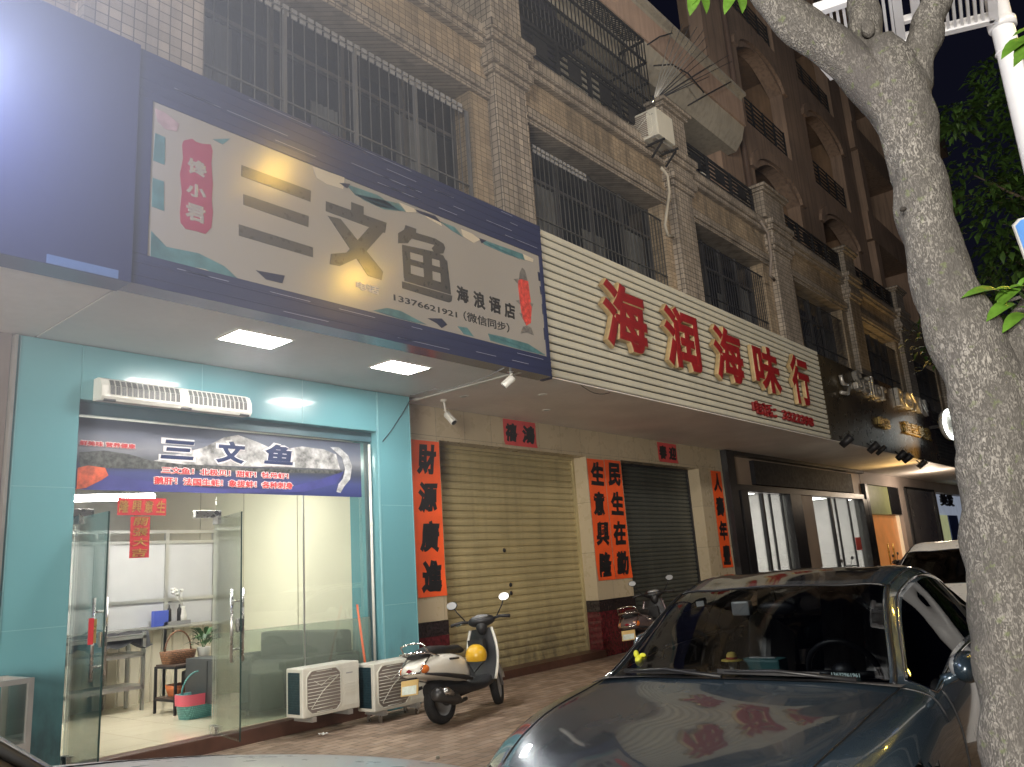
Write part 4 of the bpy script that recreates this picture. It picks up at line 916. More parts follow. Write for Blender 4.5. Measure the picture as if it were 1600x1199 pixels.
    g.tube([P(ir-.03, 1.9*abs(k)/12, 1 if k > 0 else -1, .001) for k in range(-12, 13)], .006, 6)
    g.build('windshield_seal', BLACK, ws, True)
    g = MB(); g.grid([[P(iw+.005+.03*a, 1.88*abs(k)/12, 1 if k > 0 else -1)+Vector((.012-.03*a, 0, .004)) for k in range(-12, 13)] for a in range(3)]); g.build('cowl', BLKPL, t, True)
    for sg in (1, -1):
        g = MB(); nz = P(.75, 2.2, sg); q = [[P(.45+.16*a, 1.7+.95*b/6, sg, .006) for b in range(7)] for a in range(7)]; g.grid(q); hl = g.build('headlight', mat('headlamp', (.20,.22,.24), .08, .5, coat=1), t, True)
        g = MB(); q = [P(.5+.14*k, 2.55, sg, .012) for k in range(7)]; g.tube(q, .008, 6); g.build('light_strip', CHROME, hl, True)
        g = MB(); q = [[P(11.2+.16*a, 2.3+1.2*b/5, sg, .005) for b in range(6)] for a in range(5)]; g.grid(q); g.build('tail_light', mat('tail_red2', (.3,.01,.015), .1, coat=1), t, True)
    for wx in (1.40, -1.38):
        for sg in (1, -1):
            g = MB(); g.lathe((wx, sg*.82, .335), [(.215, -.1), (.25, -.11), (.32, -.10), (.335, -.06), (.335, .06), (.32, .10), (.25, .11), (.215, .1)], 36, 'y'); w = g.build('wheel', RUBBER, t, True)
            g = MB(); g.lathe((wx, sg*.82, .335), [(.218, sg*.10), (.20, sg*.06), (.19, -sg*.02), (.06, -sg*.02), (0, -sg*.02)], 32, 'y')
            for k in range(10):
                a = 2*math.pi*k/10; g.bar((wx+.05*math.cos(a), sg*.905, .335+.05*math.sin(a)), (wx+.205*math.cos(a), sg*.915, .335+.205*math.sin(a)), .035, .02)
            g.lathe((wx, sg*.9, .335), [(0, sg*.02), (.05, sg*.015), (.055, 0)], 16, 'y'); g.build('rim', ALU, w, True)
            g = MB(); g.lathe((wx, sg*.5, .335), [(.385, 0), (.385, sg*.36)], 30, 'y'); g.lathe((wx, sg*.5, .335), [(0, 0), (.385, 0)], 30, 'y'); g.build('wheel_well', BLACK, t, True)
            g = MB(); g.tube([(wx+.392*math.cos(rad(a)), sg*(.905 if abs(a-90) < 60 else .9), .34+.392*math.sin(rad(a))) for a in range(-15, 196, 7)], .016, 6); g.build('arch_trim', paint, t, True)
    for sg in (1, -1):                                      # mirrors: arm, housing, glass
        b = P(iw+.42 if sg > 0 else iw+1.05, 2.95, sg); g = MB(); g.tube([b+Vector((0, -sg*.03, -.01)), b+Vector((.0, sg*.06, .03))], [.03, .022], 8); g.ell(b+Vector((-.03, sg*.10, .06)), .115, .07, .072, 20, 12); mr = g.build('side_mirror', paint, t, True)
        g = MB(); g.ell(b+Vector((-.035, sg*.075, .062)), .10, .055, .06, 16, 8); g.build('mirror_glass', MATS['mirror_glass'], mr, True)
    for s0 in (7.0, 8.45):
        for sg in (1, -1): p = P(s0+.35, 3.25, sg, .012); g = MB(); g.tube([p+Vector((.11, -sg*.02, 0)), p+Vector((.08, sg*.012, 0)), p+Vector((-.08, sg*.012, 0)), p+Vector((-.11, -sg*.02, 0))], .011, 6); g.build('door_handle', paint, t, True)
    if not detail: return t, P
    for a, b in ((.62, -.05), (-.02, -.66)):                # wipers
        p0, p1 = P(iw+.02, abs(a)*2.4 if abs(a) < .8 else 1.8, 1 if a > 0 else -1)+Vector((.02, 0, .015)), P(iw+.09, abs(b)*2.4, 1 if b > 0 else -1)+Vector((.02, 0, .02))
        g = MB(); g.tube([p0, p0.lerp(p1, .55)+Vector((0,0,.018)), p0.lerp(p1, .95)], [.012, .009, .006], 6); g.bar(p0.lerp(p1, .25)+Vector((-.015,0,.012)), p1, .012, .022); g.build('wiper', BLKPL, t, True)
    INT = mat('cabin_dark', (.16,.155,.15), .7, var=.3, sc=6); LTH = mat('seat_leather', (.42,.40,.38), .5, var=.2, sc=6)
    g = MB(); g.grid([[(.98-.55*k/6, .80*j/5, (.965-.07*(k/6)**2-.03*(abs(j)/5)**2)*zs) for j in range(-5, 6)] for k in range(7)]); g.box(.42, .46, -.78, .78, .5, .87); g.build('dashboard', INT, t, True)
    g = MB(); g.box(-1.6, .9, -.8, .8, .3, .34); g.build('cabin_floor', INT, t, True)
    for y in (-.37, .37):
        g = MB(); g.box(-.45, .05, y-.25, y+.25, .42, .60); g.bar((-.42, y, .55), (-.62, y, 1.10), .48, .16, (0,1,0)); s = g.build('seat', LTH, t, True, bevel=.06, seg=3)
        g = MB(); g.bar((-.62, y, 1.13), (-.66, y, 1.30), .26, .11, (0,1,0)); g.build('headrest', LTH, s, True, bevel=.04, seg=3)
    g = MB(); g.bar((-1.25, 0, .5), (-1.42, 0, 1.1), 1.35, .16, (0,1,0)); g.build('rear_seat', LTH, t, True, bevel=.05)
    g = MB(); R = .185; cx = Vector((.36, .37, .90)); ax = Vector((.0, 1, 0)); up = Vector((.35, 0, .93)).normalized()
    g.tube([cx+ax*R*math.cos(a)+up*R*math.sin(a) for a in [2*math.pi*k/36 for k in range(36)]], .016, 8, closed=True)
    for a in (0, math.pi, -math.pi/2): g.tube([cx, cx+ax*R*math.cos(a)+up*R*math.sin(a)], .02, 6)
    g.ell(cx, .035, .07, .06, 12, 8); g.build('steering_wheel', BLKPL, t, True)
    g = MB(); g.ell((.22, 0, 1.24), .025, .12, .04, 16, 8); g.tube([(.22, 0, 1.26), (.26, 0, 1.34)], .012, 6); g.build('rearview_mirror', BLKPL, t, True)
    g = MB(); g.box(.28, .34, -.23, -.12, 1.21, 1.29); g.build('dash_camera', mat('cam_grey', (.4,.42,.42), .2), t, True, bevel=.01)
    return t, P
for r_ in range(len(SED)):
    q_ = list(SED[r_])
    for k_ in (2, 4, 6, 8, 10): q_[k_] *= 1.045
    if 3 <= r_ <= 10: q_[2] *= 1.06 if r_ < 6 else 1.05
    SED[r_] = tuple(q_)
PAINT = mat('blue_grey_paint', (.048,.076,.105), .27, .5, var=.02, sc=1, coat=1.0, rv=.02)
CAR, CP = make_car('dark blue grey saloon car with a straw hat ornament on its dashboard', (4.913, 1.994, 0), rad(181.9), PAINT, CARGL)
bpy.context.view_layer.update()
CM = Matrix.Translation(CAR.location) @ Matrix.Rotation(rad(181.9), 4, 'Z')
def dash(x, y, z): return CM @ Vector((x, y, z))
# things lying on the dashboard
c = on(1147, 1056, X=4.12)
t = thing('hat_ornament', 'little yellow straw hat ornament standing on the car dashboard', 'ornament', c)
g = MB(); g.lathe(c+Vector((0,0,.075)), [(.058, .0), (.056, .006), (.03, .008), (.028, .03), (.018, .042), (0, .045)], 20); g.build('hat', mat('straw_yellow', (.75,.55,.10), .6, var=.15, sc=60), t)
g = MB(); g.lathe(c+Vector((0,0,.083)), [(.0305, 0), (.0295, .012)], 20); g.build('hat_band', mat('hat_red', (.45,.06,.03), .5), t)
g = MB(); g.lathe(c, [(.03, 0), (.026, .015), (.014, .03), (.02, .05), (.022, .065), (.012, .078)], 14); g.build('stand', mat('ornament_pale', (.55,.52,.46), .5), t)
c = on(1000, 1041, X=4.12); g = MB(); g.ell(c+Vector((0,0,.03)), .028, .025, .032, 12, 8); g.ell(c+Vector((.005,.02,.065)), .016, .016, .022, 10, 6); g.ell(c+Vector((.0,-.025,.06)), .010, .022, .012, 8, 6)
tag(g.build('dashboard_toy', mat('toy_yellow', (.72,.72,.05), .5)), 'small bright yellow toy in the lower corner of the windshield', 'toy')
c = on(1195, 1052, X=4.2); t = thing('tissue_box', 'teal tissue box on the car dashboard', 'tissue box', c)
g = MB(); g.box(c.x-.06, c.x+.06, c.y-.11, c.y+.11, c.z, c.z+.075); g.build('box', mat('tissue_teal', (.07,.20,.20), .5), t, bevel=.012)
g = MB(); g.box(c.x-.012, c.x+.012, c.y-.07, c.y+.07, c.z+.0755, c.z+.08); g.build('slot', WHITE, t)
a = on(1298, 1056, X=4.06); b_ = on(1346, 1058, X=4.07)
t = thing('number_card', 'black card with a phone number lying inside the windshield', 'card', (a+b_)/2)
g = MB(); g.bar(a, b_, .004, .04); g.build('card', BLACK, t)
g = MB(); glyphs(g, '13632961961', 0, 1, .0, .018, 0, d=.001, bold=.02)
R90 = Matrix.Rotation(rad(-90), 4, 'Z'); g.v = [tuple(a+(b_-a)*(.04+.92*p[0])+Vector((-.004, 0, p[2]-.002))) for p in g.v]
g.build('lettering', lamp_mat('pale_digits', (.7,.9,.9), .35), t, fix=False)
c = dash(.30, -.42, 1.285); g = MB(); g.bar(c, c+Vector((.0, .05, -.005)), .002, .03); tag(g.build('sticker', WHITE), 'small pale sticker at the upper corner of the saloon windshield', 'sticker')

SUVT = []
for r in SED:
    r = list(r); x = r[0]
    if x < .5: r[1] += .22*min(1, (.5-x)/.5) if x > -1.7 else .42; 
    SUVT.append(r)
SUV = [list(r) for r in SED]
for i, (x, zt, z2) in enumerate(((2.28,.80,.79),(2.2,.90,.89),(2.0,.98,.97),(1.6,1.04,1.03),(1.25,1.08,1.065),(1.02,1.12,1.10),(.30,1.56,1.52),(-.3,1.66,1.61),(-1.0,1.66,1.61),(-1.7,1.58,1.53),(-2.12,1.16,1.13),(-2.22,1.05,1.04),(-2.3,.9,.89))):
    SUV[i][0] = x; SUV[i][1] = zt; SUV[i][3] = z2
    k = zt/SED[i][1] if i < 6 or i > 9 else 1.09
    SUV[i][5] = min(z2-.03, SED[i][5]*(k if i > 5 else k*.99)); SUV[i][7] *= 1.08
    if 6 <= i <= 9: SUV[i][2] += .05
WP = mat('white_paint', (.78,.77,.73), .3, var=.03, coat=.35)
SUV2 = [list(r) for r in SUV]
for i_, (a_, b_2) in enumerate(((.80,.79),(.92,.91),(1.02,1.01),(1.10,1.09),(1.16,1.145),(1.20,1.18))): SUV2[i_][1] = a_; SUV2[i_][3] = b_2
make_car('white sport utility car parked behind the dark saloon, next to the trunk', (10.35, 1.98, 0), rad(181), WP, CARGLD, .94, SUV2, 'white parked cars', False, False)
FGC, _ = make_car('white car at the bottom left edge, only its roof and bonnet showing', (-.172, 1.93, 0), rad(1), WP, mat('dusty_glass', (.26,.27,.28), .35, coat=.5), 1.025, SUV, 'white parked cars', False, True)
for ch in FGC.children_recursive:
    if ch.name.split('.')[0] in ('windshield_seal', 'side_window', 'door_pillar', 'cowl'):
        ch.data.materials.clear(); ch.data.materials.append(MATS['dusty_glass'])
# ================================================================== things in the shop and beside it
FZI = .15
t = thing('storage_rack', 'pale metal storage rack with a black sheet over its top, inside the shop', 'rack', (4.7, 11.1, FZI))
g = MB()
for x in (4.30, 5.25):
    for y in (10.9, 11.35): g.box(x-.02, x+.02, y-.02, y+.02, FZI, 1.12)
for z in (.45, .85, 1.08): g.box(4.28, 5.27, 10.88, 10.92, z-.04, z); g.box(4.28, 5.27, 11.33, 11.37, z-.04, z)
g.build('frame', ALU, t)
for z in (.455, .855, 1.085): g = MB(); g.box(4.28, 5.27, 10.9, 11.36, z, z+.012); g.build('shelf', ALU, t)
g = MB(); g.grid([[(4.22+1.12*i/12, 10.84+.3*j/5-.02*(j==0), 1.115+(-.0 if j > 1 else -.16-.03*math.sin(i*1.9))+.025*math.sin(i*.9+j)) for i in range(13)] for j in range(6)]); g.tube([(4.5, 11.0, 1.13), (4.62, 11.05, 1.2), (4.8, 11.05, 1.17)], .012, 6)
tag(g.build('black_sheet', mat('black_cloth', (.02,.02,.023), .7)), 'black folded sheet draped over the metal rack in the shop', 'cloth')
t = thing('side_table', 'low black metal table with two tiers inside the shop', 'table', (5.3, 10.0, FZI))
g = MB()
tx0, tx1, ty0, ty1 = 5.15, 6.2, 9.85, 10.35
for x in (tx0, tx1):
    for y in (ty0, ty1): g.box(x-.014, x+.014, y-.014, y+.014, FZI, .70)
for z in (.68, .30):
    for y in (ty0, ty1): g.box(tx0, tx1, y-.012, y+.012, z, z+.024)
    for x in (tx0, tx1): g.box(x-.012, x+.012, ty0, ty1, z, z+.024)
g.build('frame', IRON, t)
g = MB(); g.box(tx0, tx1, ty0, ty1, .705, .725); g.build('table_top', mat('dark_wood', (.09,.06,.045), .5), t); g = MB(); g.box(tx0, tx1, ty0, ty1, .325, .34); g.build('shelf', MATS['dark_wood'], t)
def basket(nm, lab, c, a, b, h, m, handle=True, m2=None):
    t = thing(nm, lab, 'basket', c); x, y, z = c
    g = MB(); n = 20; k = lambda e, zz: [(x+(a+e)*(abs(math.cos(q))**.5)*math.copysign(1, math.cos(q)), y+(b+e)*(abs(math.sin(q))**.5)*math.copysign(1, math.sin(q)), z+zz) for q in [2*math.pi*i/n for i in range(n+1)]]
    g.grid([k(0, 0), k(.02, h*.5), k(.035, h), k(.02, h), k(-.005, .012)]); g.poly(k(-.005, .012)[:-1]); g.poly(k(0, 0)[:-1]); g.build('body', m, t)
    if m2: g = MB(); g.grid([k(.038, h*.55), k(.042, h*1.01)]); g.build('rim_band', m2, t)
    if handle: g = MB(); g.tube([(x+a*math.cos(q), y, z+h+.24*math.sin(q)) for q in [math.pi*i/14 for i in range(15)]], .010, 6); g.build('handle', m, t)
WEAVE = tiles('weave_brown', (.34,.15,.06), (.12,.05,.02), .05, .022, offset=.5, var=.3)
basket('basket', 'brown woven basket with an arched handle on the low black table', (5.33, 10.15, .727), .17, .12, .15, WEAVE)
basket('basket', 'orange basket on the lower tier of the black table', (5.45, 10.15, .342), .20, .14, .13, mat('basket_orange', (.55,.16,.05), .5), False)
basket('tote_basket', 'turquoise and pink plastic mesh basket on the shop floor', (5.22, 9.45, FZI), .20, .13, .27, tiles('mesh_teal', (.18,.48,.47), (.08,.25,.25), .02, .02, ms=.005), True, mat('tote_pink', (.66,.10,.16), .5))
t = thing('potted_plant', 'small leafy plant in a white pot on the low black table', 'plant', (5.62, 10.05, .727))
g = MB(); g.lathe((5.62, 10.05, .727), [(0, 0), (.055, 0), (.085, .16), (.075, .165), (.07, .14), (0, .14)], 18); g.build('pot', WHITE, t)
g = MB(); LEAFD = mat('plant_green', (.05,.13,.04), .4, var=.4, sc=12)
def leaf(g, p, d, L, w, up=Vector((0,0,1)), mi=0, n=4):
    d = d.normalized(); s = d.cross(up); s = s.normalized() if s.length > 1e-4 else Vector((1,0,0)); nn = s.cross(d); rows = []
    for k in range(n+1):
        t_ = k/n; ww = w*math.sin(math.pi*min(1, t_*.96+.04))**.75; c = p+d*L*t_+nn*(L*.10*math.sin(math.pi*t_))-up*(L*.22*t_*t_)
        rows.append([c-s*ww/2+nn*ww*.12, c, c+s*ww/2+nn*ww*.12])
    g.grid(rows, mi)
for k in range(34):
    a = random.uniform(0, 6.28); e = random.uniform(.1, 1.3); p = Vector((5.62, 10.05, .9))+Vector((math.cos(a)*.07, math.sin(a)*.07, random.uniform(0, .16))); leaf(g, p, Vector((math.cos(a), math.sin(a), e)), random.uniform(.12, .2), .06)
for k in range(5): a = k*1.26; g.tube([(5.62, 10.05, .86), (5.62+.06*math.cos(a), 10.05+.06*math.sin(a), 1.02)], .005, 5)
g.build('foliage', LEAFD, t)
t = thing('side_cabinet', 'dark grey cabinet with tapered legs inside the shop by the door', 'cabinet', (5.55, 9.2, FZI))
g = MB(); g.box(5.22, 5.5, 8.75, 9.75, .30, .80); g.build('body', mat('cabinet_grey', (.045,.05,.055), .4), t, bevel=.008)
for x in (5.26, 5.46):
    for y in (8.82, 9.68): g = MB(); g.tube([(x, y, .30), (x+(.02 if x > 5.3 else -.02), y+(.02 if y > 9 else -.02), FZI)], [.022, .012], 8); g.build('leg', BLACK, t)
g = MB(); g.box(5.215, 5.219, 9.24, 9.25, .32, .78); g.build('door_gap', BLACK, t)
t = thing('birdcage_lantern', 'white round wire lantern on the dark cabinet', 'lantern', (5.36, 9.15, .801))
g = MB()
for k in range(10): a = 2*math.pi*k/10; g.tube([(5.36+.1*math.cos(a)*math.sin(q)**.6, 9.15+.1*math.sin(a)*math.sin(q)**.6, .81+.2*(1-math.cos(q))/2) for q in [.25+2.85*i/8 for i in range(9)]], .004, 5)
g.build('cage', WHITE, t); g = MB(); g.lathe((5.36, 9.15, .801), [(0, 0), (.09, 0), (.09, .02), (0, .02)], 16); g.build('base', WHITE, t)
t = thing('sofa', 'black sofa behind the frosted glass', 'sofa', (6.2, 9.2, FZI))
SOF = mat('sofa_black', (.018,.02,.024), .5, var=.3)
g = MB(); g.box(5.45, 6.8, 8.5, 10.3, .2, .62); g.build('seat', SOF, t, bevel=.04); g = MB(); g.box(6.6, 6.85, 8.6, 10.3, .5, .98); g.build('backrest', SOF, t, bevel=.04)
for y in (8.45, 10.3): g = MB(); g.box(5.75, 6.85, y, y+.15, .2, .72); g.build('armrest', SOF, t, bevel=.03)
t = thing('wall_air_conditioner', 'white wall air conditioner deep inside the shop above the partition', 'air conditioner', (6.1, 14.9, 2.5))
c = on(266, 831, Y=14.7); g = MB(); g.prism([(c.x-.45, y, c.z+z) for y, z in ((14.99, -.15), (14.78, -.15), (14.74, -.08), (14.75, .12), (14.79, .15), (14.99, .15))], (.9, 0, 0)); g.build('body', WHITE, t, bevel=.015)
g = MB(); g.box(c.x-.4, c.x+.4, 14.755, 14.79, c.z-.157, c.z-.151); g.build('vent', GREYP, t)
t = thing('wall_lamp_fixture', 'pale flat ceiling fixture near the cream wall inside the shop', 'light fixture', (6.4, 9.5, 3.1))
g = MB(); g.box(5.9, 6.5, 9.1, 9.25, 3.08, 3.12); g.build('tray', ALU, t)
for x in (6.0, 6.4): g = MB(); g.box(x, x+.01, 9.17, 9.18, 3.12, 3.4); g.build('hanger', ALU, t)
# ledge things on the partition
px = lambda u, v: on(u, v, Y=11.5)
g = MB(); g.box(2.3, 6.62, 11.36, 11.56, 1.12, 1.145); tag(g.build('ledge', ALU), 'narrow metal ledge along the shop partition', 'shelf')
c = px(247, 972); g = MB(); g.box(c.x-.10, c.x+.10, 11.4, 11.5, 1.147, 1.36); tag(g.build('blue_box', mat('box_blue', (.05,.09,.45), .5), bevel=.004), 'bright blue box on the partition ledge in the shop', 'box')
c = px(272, 965); t = thing('pen_tray', 'grey tray with black bottles on the partition ledge', 'tray', (c.x, 11.45, 1.147))
g = MB(); g.box(c.x-.2, c.x+.2, 11.4, 11.52, 1.147, 1.20); g.build('tray', GREYP, t)
for dx in (-.1, .05): g = MB(); g.lathe((c.x+dx, 11.45, 1.2), [(0, 0), (.03, 0), (.03, .16), (.012, .19), (.012, .23), (0, .23)], 12); g.build('bottle', BLACK, t)
c = px(283, 950); t = thing('flower_vase', 'white flowers in a pale vase on the partition ledge', 'vase', (c.x, 11.45, 1.147))
g = MB(); g.lathe((c.x, 11.45, 1.147), [(0, 0), (.045, 0), (.055, .12), (.03, .22), (.035, .25), (0, .25)], 14); g.build('vase', WHITE, t)
g = MB()
for k in range(7): q = Vector((c.x-.1+random.uniform(-.1, .1), 11.45, 1.55+random.uniform(-.06, .12))); g.tube([(c.x, 11.45, 1.39), q], .004, 4); g.ell(q, .03, .03, .025, 8, 5)
g.build('flowers', WHITE, t)
for s in (1,):
    t = thing('door_tassel', 'red and gold tassel hanging on the left glass door handle', 'ornament', (3.2, 7.5, 1.2))
    c = on(141, 985, Y=7.5); g = MB(); g.box(c.x-.02, c.x+.02, 7.48, 7.495, c.z-.12, c.z+.1); g.build('ribbon', REDV, t); g = MB(); g.box(c.x+.021, c.x+.045, 7.482, 7.493, c.z-.11, c.z+.09); g.build('card', GOLD, t)
# aluminium cabinet at the far left
t = thing('display_cabinet', 'aluminium and glass cabinet at the left edge beside the teal pillar', 'cabinet', (2.2, 7.6, 0))
g = MB()
for x in (1.4, 2.62):
    for y in (7.3, 7.85): g.box(x-.02, x+.02, y-.02, y+.02, 0, 1.0)
for z in (.05, .5, .98):
    for y in (7.3, 7.85): g.box(1.4, 2.62, y-.018, y+.018, z-.02, z+.02)
    for x in (1.4, 2.62): g.box(x-.018, x+.018, 7.3, 7.85, z-.018, z+.018)
g.build('frame', ALU, t)
g = MB(); g.box(1.42, 2.6, 7.31, 7.316, .06, .97); g.box(2.612, 2.618, 7.32, 7.83, .06, .97); g.build('glass_pane', GLASS, t)
g = MB(); g.box(1.42, 2.6, 7.32, 7.83, .49, .5); g.box(1.42, 2.6, 7.32, 7.83, .02, .05); g.build('shelf', GREYP, t)
# neighbour's wall left of the teal front
g = MB(); g.box(-4, 2.54, 8.05, 8.6, 0, 4.02); g.build('shop_wall', mat('taupe_wall', (.20,.165,.15), .6, sc=2, streak=.2), B, label='taupe wall beside the teal shop')
g = MB(); g.box(-2.5, 1.2, 8.0, 8.045, 0, 3.2); g.build('roller_shutter', GRN, B)

# ================================================================== black framed shop and the ones beyond
DS = thing('dark_shopfront', 'black framed shop front with lit doorways under the amber lit soffit', 'shopfront', (22, 8.4, 0))
BRN = mat('frame_brown', (.10,.06,.045), .3, var=.2)
g = MB(); g.box(17.79, 18.2, 8.25, 8.6, 0, 4.025); g.box(18.2, 28.1, 8.25, 8.6, 3.93, 4.025); g.box(18.2, 28.0, 8.34, 8.6, 3.08, 3.24)
for x0, x1 in ((18.45, 18.85), (21.5, 22.3), (27.7, 28.1)): g.box(x0, x1, 8.3, 8.6, 0, 3.078)
g.build('frame', BLACK, DS, bevel=.006, seg=1)
g = MB(); g.box(18.2, 28.05, 8.42, 8.6, 3.243, 3.927); g.box(18.2, 18.44, 8.42, 8.6, 0, 3.078); g.box(22.3, 23.35, 8.38, 8.6, 0, 3.078); g.build('panel', mat('warm_panel', (.34,.26,.20), .5, sc=1), DS)
g = MB(); g.box(19.4, 26.9, 8.30, 8.418, 3.26, 3.87); g.build('sign_box', mat('fascia_black', (.014,.014,.017), .6, spec=.2), DS, bevel=.005)
g = MB()
for x in (19.9, 24.9): g.box(x, x+.12, 8.42, 8.5, 0, 3.07)
for x in (20.45, 21.2, 25.4, 26.6): g.box(x, x+.05, 8.43, 8.48, 0, 3.07)
g.build('door_frame', IRON, DS)
g = MB(); g.box(18.85, 21.5, 8.46, 8.47, 0, 3.07); g.box(23.35, 27.7, 8.46, 8.47, 0, 3.07); g.build('glass_pane', GLASS, DS)
GLOWW = mat('glowing_wall', (.6,.57,.55), .6, emit=.55, ecol=(1,.93,.9))  # room brightness put into the walls as emission
g = MB(); g.box(18.3, 28, 11.5, 11.6, 0, 3.2); g.box(18.2, 18.3, 8.6, 11.5, 0, 3.2); g.box(28, 28.1, 8.6, 11.5, 0, 3.2); g.box(22.2, 22.3, 8.6, 11.5, 0, 3.2); g.build('inner_wall', GLOWW, DS)
g = MB(); g.box(18.2, 28.1, 8.6, 11.6, 3.2, 3.3); g.build('ceiling', SOFFIT, DS); g = MB(); g.box(18.2, 28.1, 8.48, 11.6, .0, .05); g.build('shop_floor', FLT, DS)
g = MB()
for x in (19, 20.4, 24, 26): g.box(x, x+.9, 9.2, 10.4, 3.17, 3.195)
g.build('ceiling_light', lamp_mat('cool_glow', (1,.95,.93), 9), DS)
ch = on(1215, 835, Y=9.5)
t = thing('orange_chair', 'curved orange chair back seen through the left lit doorway', 'chair', (ch.x, 9.5, 0))
g = MB(); OR = mat('chair_orange', (.62,.22,.10), .45); rows = [[(ch.x+.55*math.sin(a)*(.6+.4*z/1.9), 9.5+.35*(1-math.cos(a)), .4+z+.2*math.sin(a+1.2)) for a in [-.9+1.8*i/10 for i in range(11)]] for z in [1.9*k/8 for k in range(9)]]; g.grid(rows); g.build('backrest', OR, t)
g = MB(); g.ell((ch.x, 9.6, .45), .5, .4, .1, 16, 8); g.build('seat', OR, t); g = MB(); g.tube([(ch.x, 9.6, .05), (ch.x, 9.6, .4)], .06, 8); g.build('leg', STEEL, t)
c = on(1305, 835, Y=10.5); t = thing('wall_cabinet', 'pale blue cabinet with a brown frame inside the second lit doorway', 'cabinet', (c.x, 10.5, 0))
g = MB(); g.box(c.x-.6, c.x+.9, 10.5, 10.8, .6, 2.0); g.build('frame', mat('cab_brown', (.30,.10,.08), .5), t); g = MB(); g.box(c.x-.5, c.x+.2, 10.48, 10.497, .7, 1.9); g.build('door', mat('cab_blue', (.45,.55,.56), .4), t)
c = on(1339, 850, Y=8.5); g = MB(); g.box(c.x-.25, c.x+.25, 8.44, 8.452, c.z-.2, c.z+.2); tag(g.build('red_notice', REDP), 'small red notice stuck on the glass of the second lit doorway', 'notice')
# wooden door shop, grey panel, pale shop
WD = thing('wooden_shopfront', 'narrow shop front with a glowing timber door below a green fascia', 'shopfront', (30.4, 8.4, 0))
g = MB(); g.box(28.12, 44, 8.4, 8.8, 3.62, 4.027); g.box(32.45, 33.1, 8.4, 8.8, 0, 3.62); g.box(37.4, 38, 8.4, 8.8, 0, 3.62); g.build('wall', mat('wall_pinkgrey', (.42,.36,.33), .6, sc=1), WD)
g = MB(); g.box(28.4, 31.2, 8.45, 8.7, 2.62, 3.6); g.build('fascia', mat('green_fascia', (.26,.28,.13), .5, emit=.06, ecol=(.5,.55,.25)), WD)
g = MB(); g.box(31.2, 32.45, 8.42, 8.72, 2.62, 3.6); g.box(28.12, 28.4, 8.3, 8.7, 0, 3.6); g.build('frame', BLACK, WD)
WOOD = mat('timber', (.50,.20,.07), .35, var=.25, sc=2, emit=.28, ecol=(.9,.35,.10))  # warm light on the door put into the wood as emission
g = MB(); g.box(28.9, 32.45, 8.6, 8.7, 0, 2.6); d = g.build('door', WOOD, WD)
for x in (28.5, 28.75, 32.2): g = MB(); g.box(x, x+.1, 8.5, 8.6, 0, 2.6); g.build('door_frame', mat('timber_pale', (.6,.42,.22), .4, emit=.5, ecol=(1,.8,.5)), WD)  # frame brightness also put in as emission
g = MB()
for x in (30.3, 30.9): g.tube([(x, 8.52, .9), (x, 8.52, 1.6)], .03, 8)
g.build('handle', GOLD, d)
g = MB(); g.box(33.15, 37.35, 8.36, 8.44, .2, 3.6); tag(g.build('grey_panel', mat('panel_grey', (.20,.19,.18), .15, sc=1, coat=.3)), 'large grey glossy panel beyond the timber door', 'panel')
g = MB()
for a in ((33.1, 33.2, .2, 3.68), (37.3, 37.4, .2, 3.68), (33.1, 37.4, 3.6, 3.68)): g.box(a[0], a[1], 8.3, 8.358, a[2], a[3])
g.build('frame', IRON, WD)
PS = thing('pale_shopfront', 'pale blue glowing shop front beyond the large grey panel, mostly behind the trunk', 'shopfront', (42, 8.4, 0))
g = MB(); g.box(38, 50, 8.9, 9, 0, 4); g.build('wall', mat('pale_blue_wall', (.5,.54,.6), .5, emit=.25, ecol=(.7,.8,1)), PS)  # bluish shop light put into the wall as emission
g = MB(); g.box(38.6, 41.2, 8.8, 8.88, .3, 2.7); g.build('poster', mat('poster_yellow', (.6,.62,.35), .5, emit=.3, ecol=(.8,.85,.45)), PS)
g = MB(); g.box(41.4, 43.2, 8.8, 8.88, .9, 2.7); g.build('window', mat('blue_board', (.05,.08,.25), .4), PS)
g = MB(); gpx(g, '美发', on and (1466, 772), (1490, 792), 8.75, bold=.04, d=.08); g.build('lettering', BLACK, PS, fix=False)
for i, (u, v) in enumerate(((1313,692), (1356,702), (1368,706), (1400,714), (1410,718), (1433,727))):
    c = on(u, v, Z=3.88); c.z = 4.03
    t = thing('spotlight', 'black spotlight hanging under the black sign, ' + ('nearest the cream slatted sign', 'second from the cream slatted sign', 'third from the cream slatted sign', 'fourth from the cream slatted sign', 'fifth from the cream slatted sign', 'nearest the trunk')[i], 'spotlight', c, group='spotlights under the black sign')
    g = MB(); g.tube([c, c-Vector((0, .1, .12))], .02, 6); g.build('stem', IRON, t)
    g = MB(); g.tube([c-Vector((0, .02, .22)), c-Vector((0, .26, .05))], [.08, .10] if i != 2 else [.05, .06], 12); g.build('head', IRON, t)

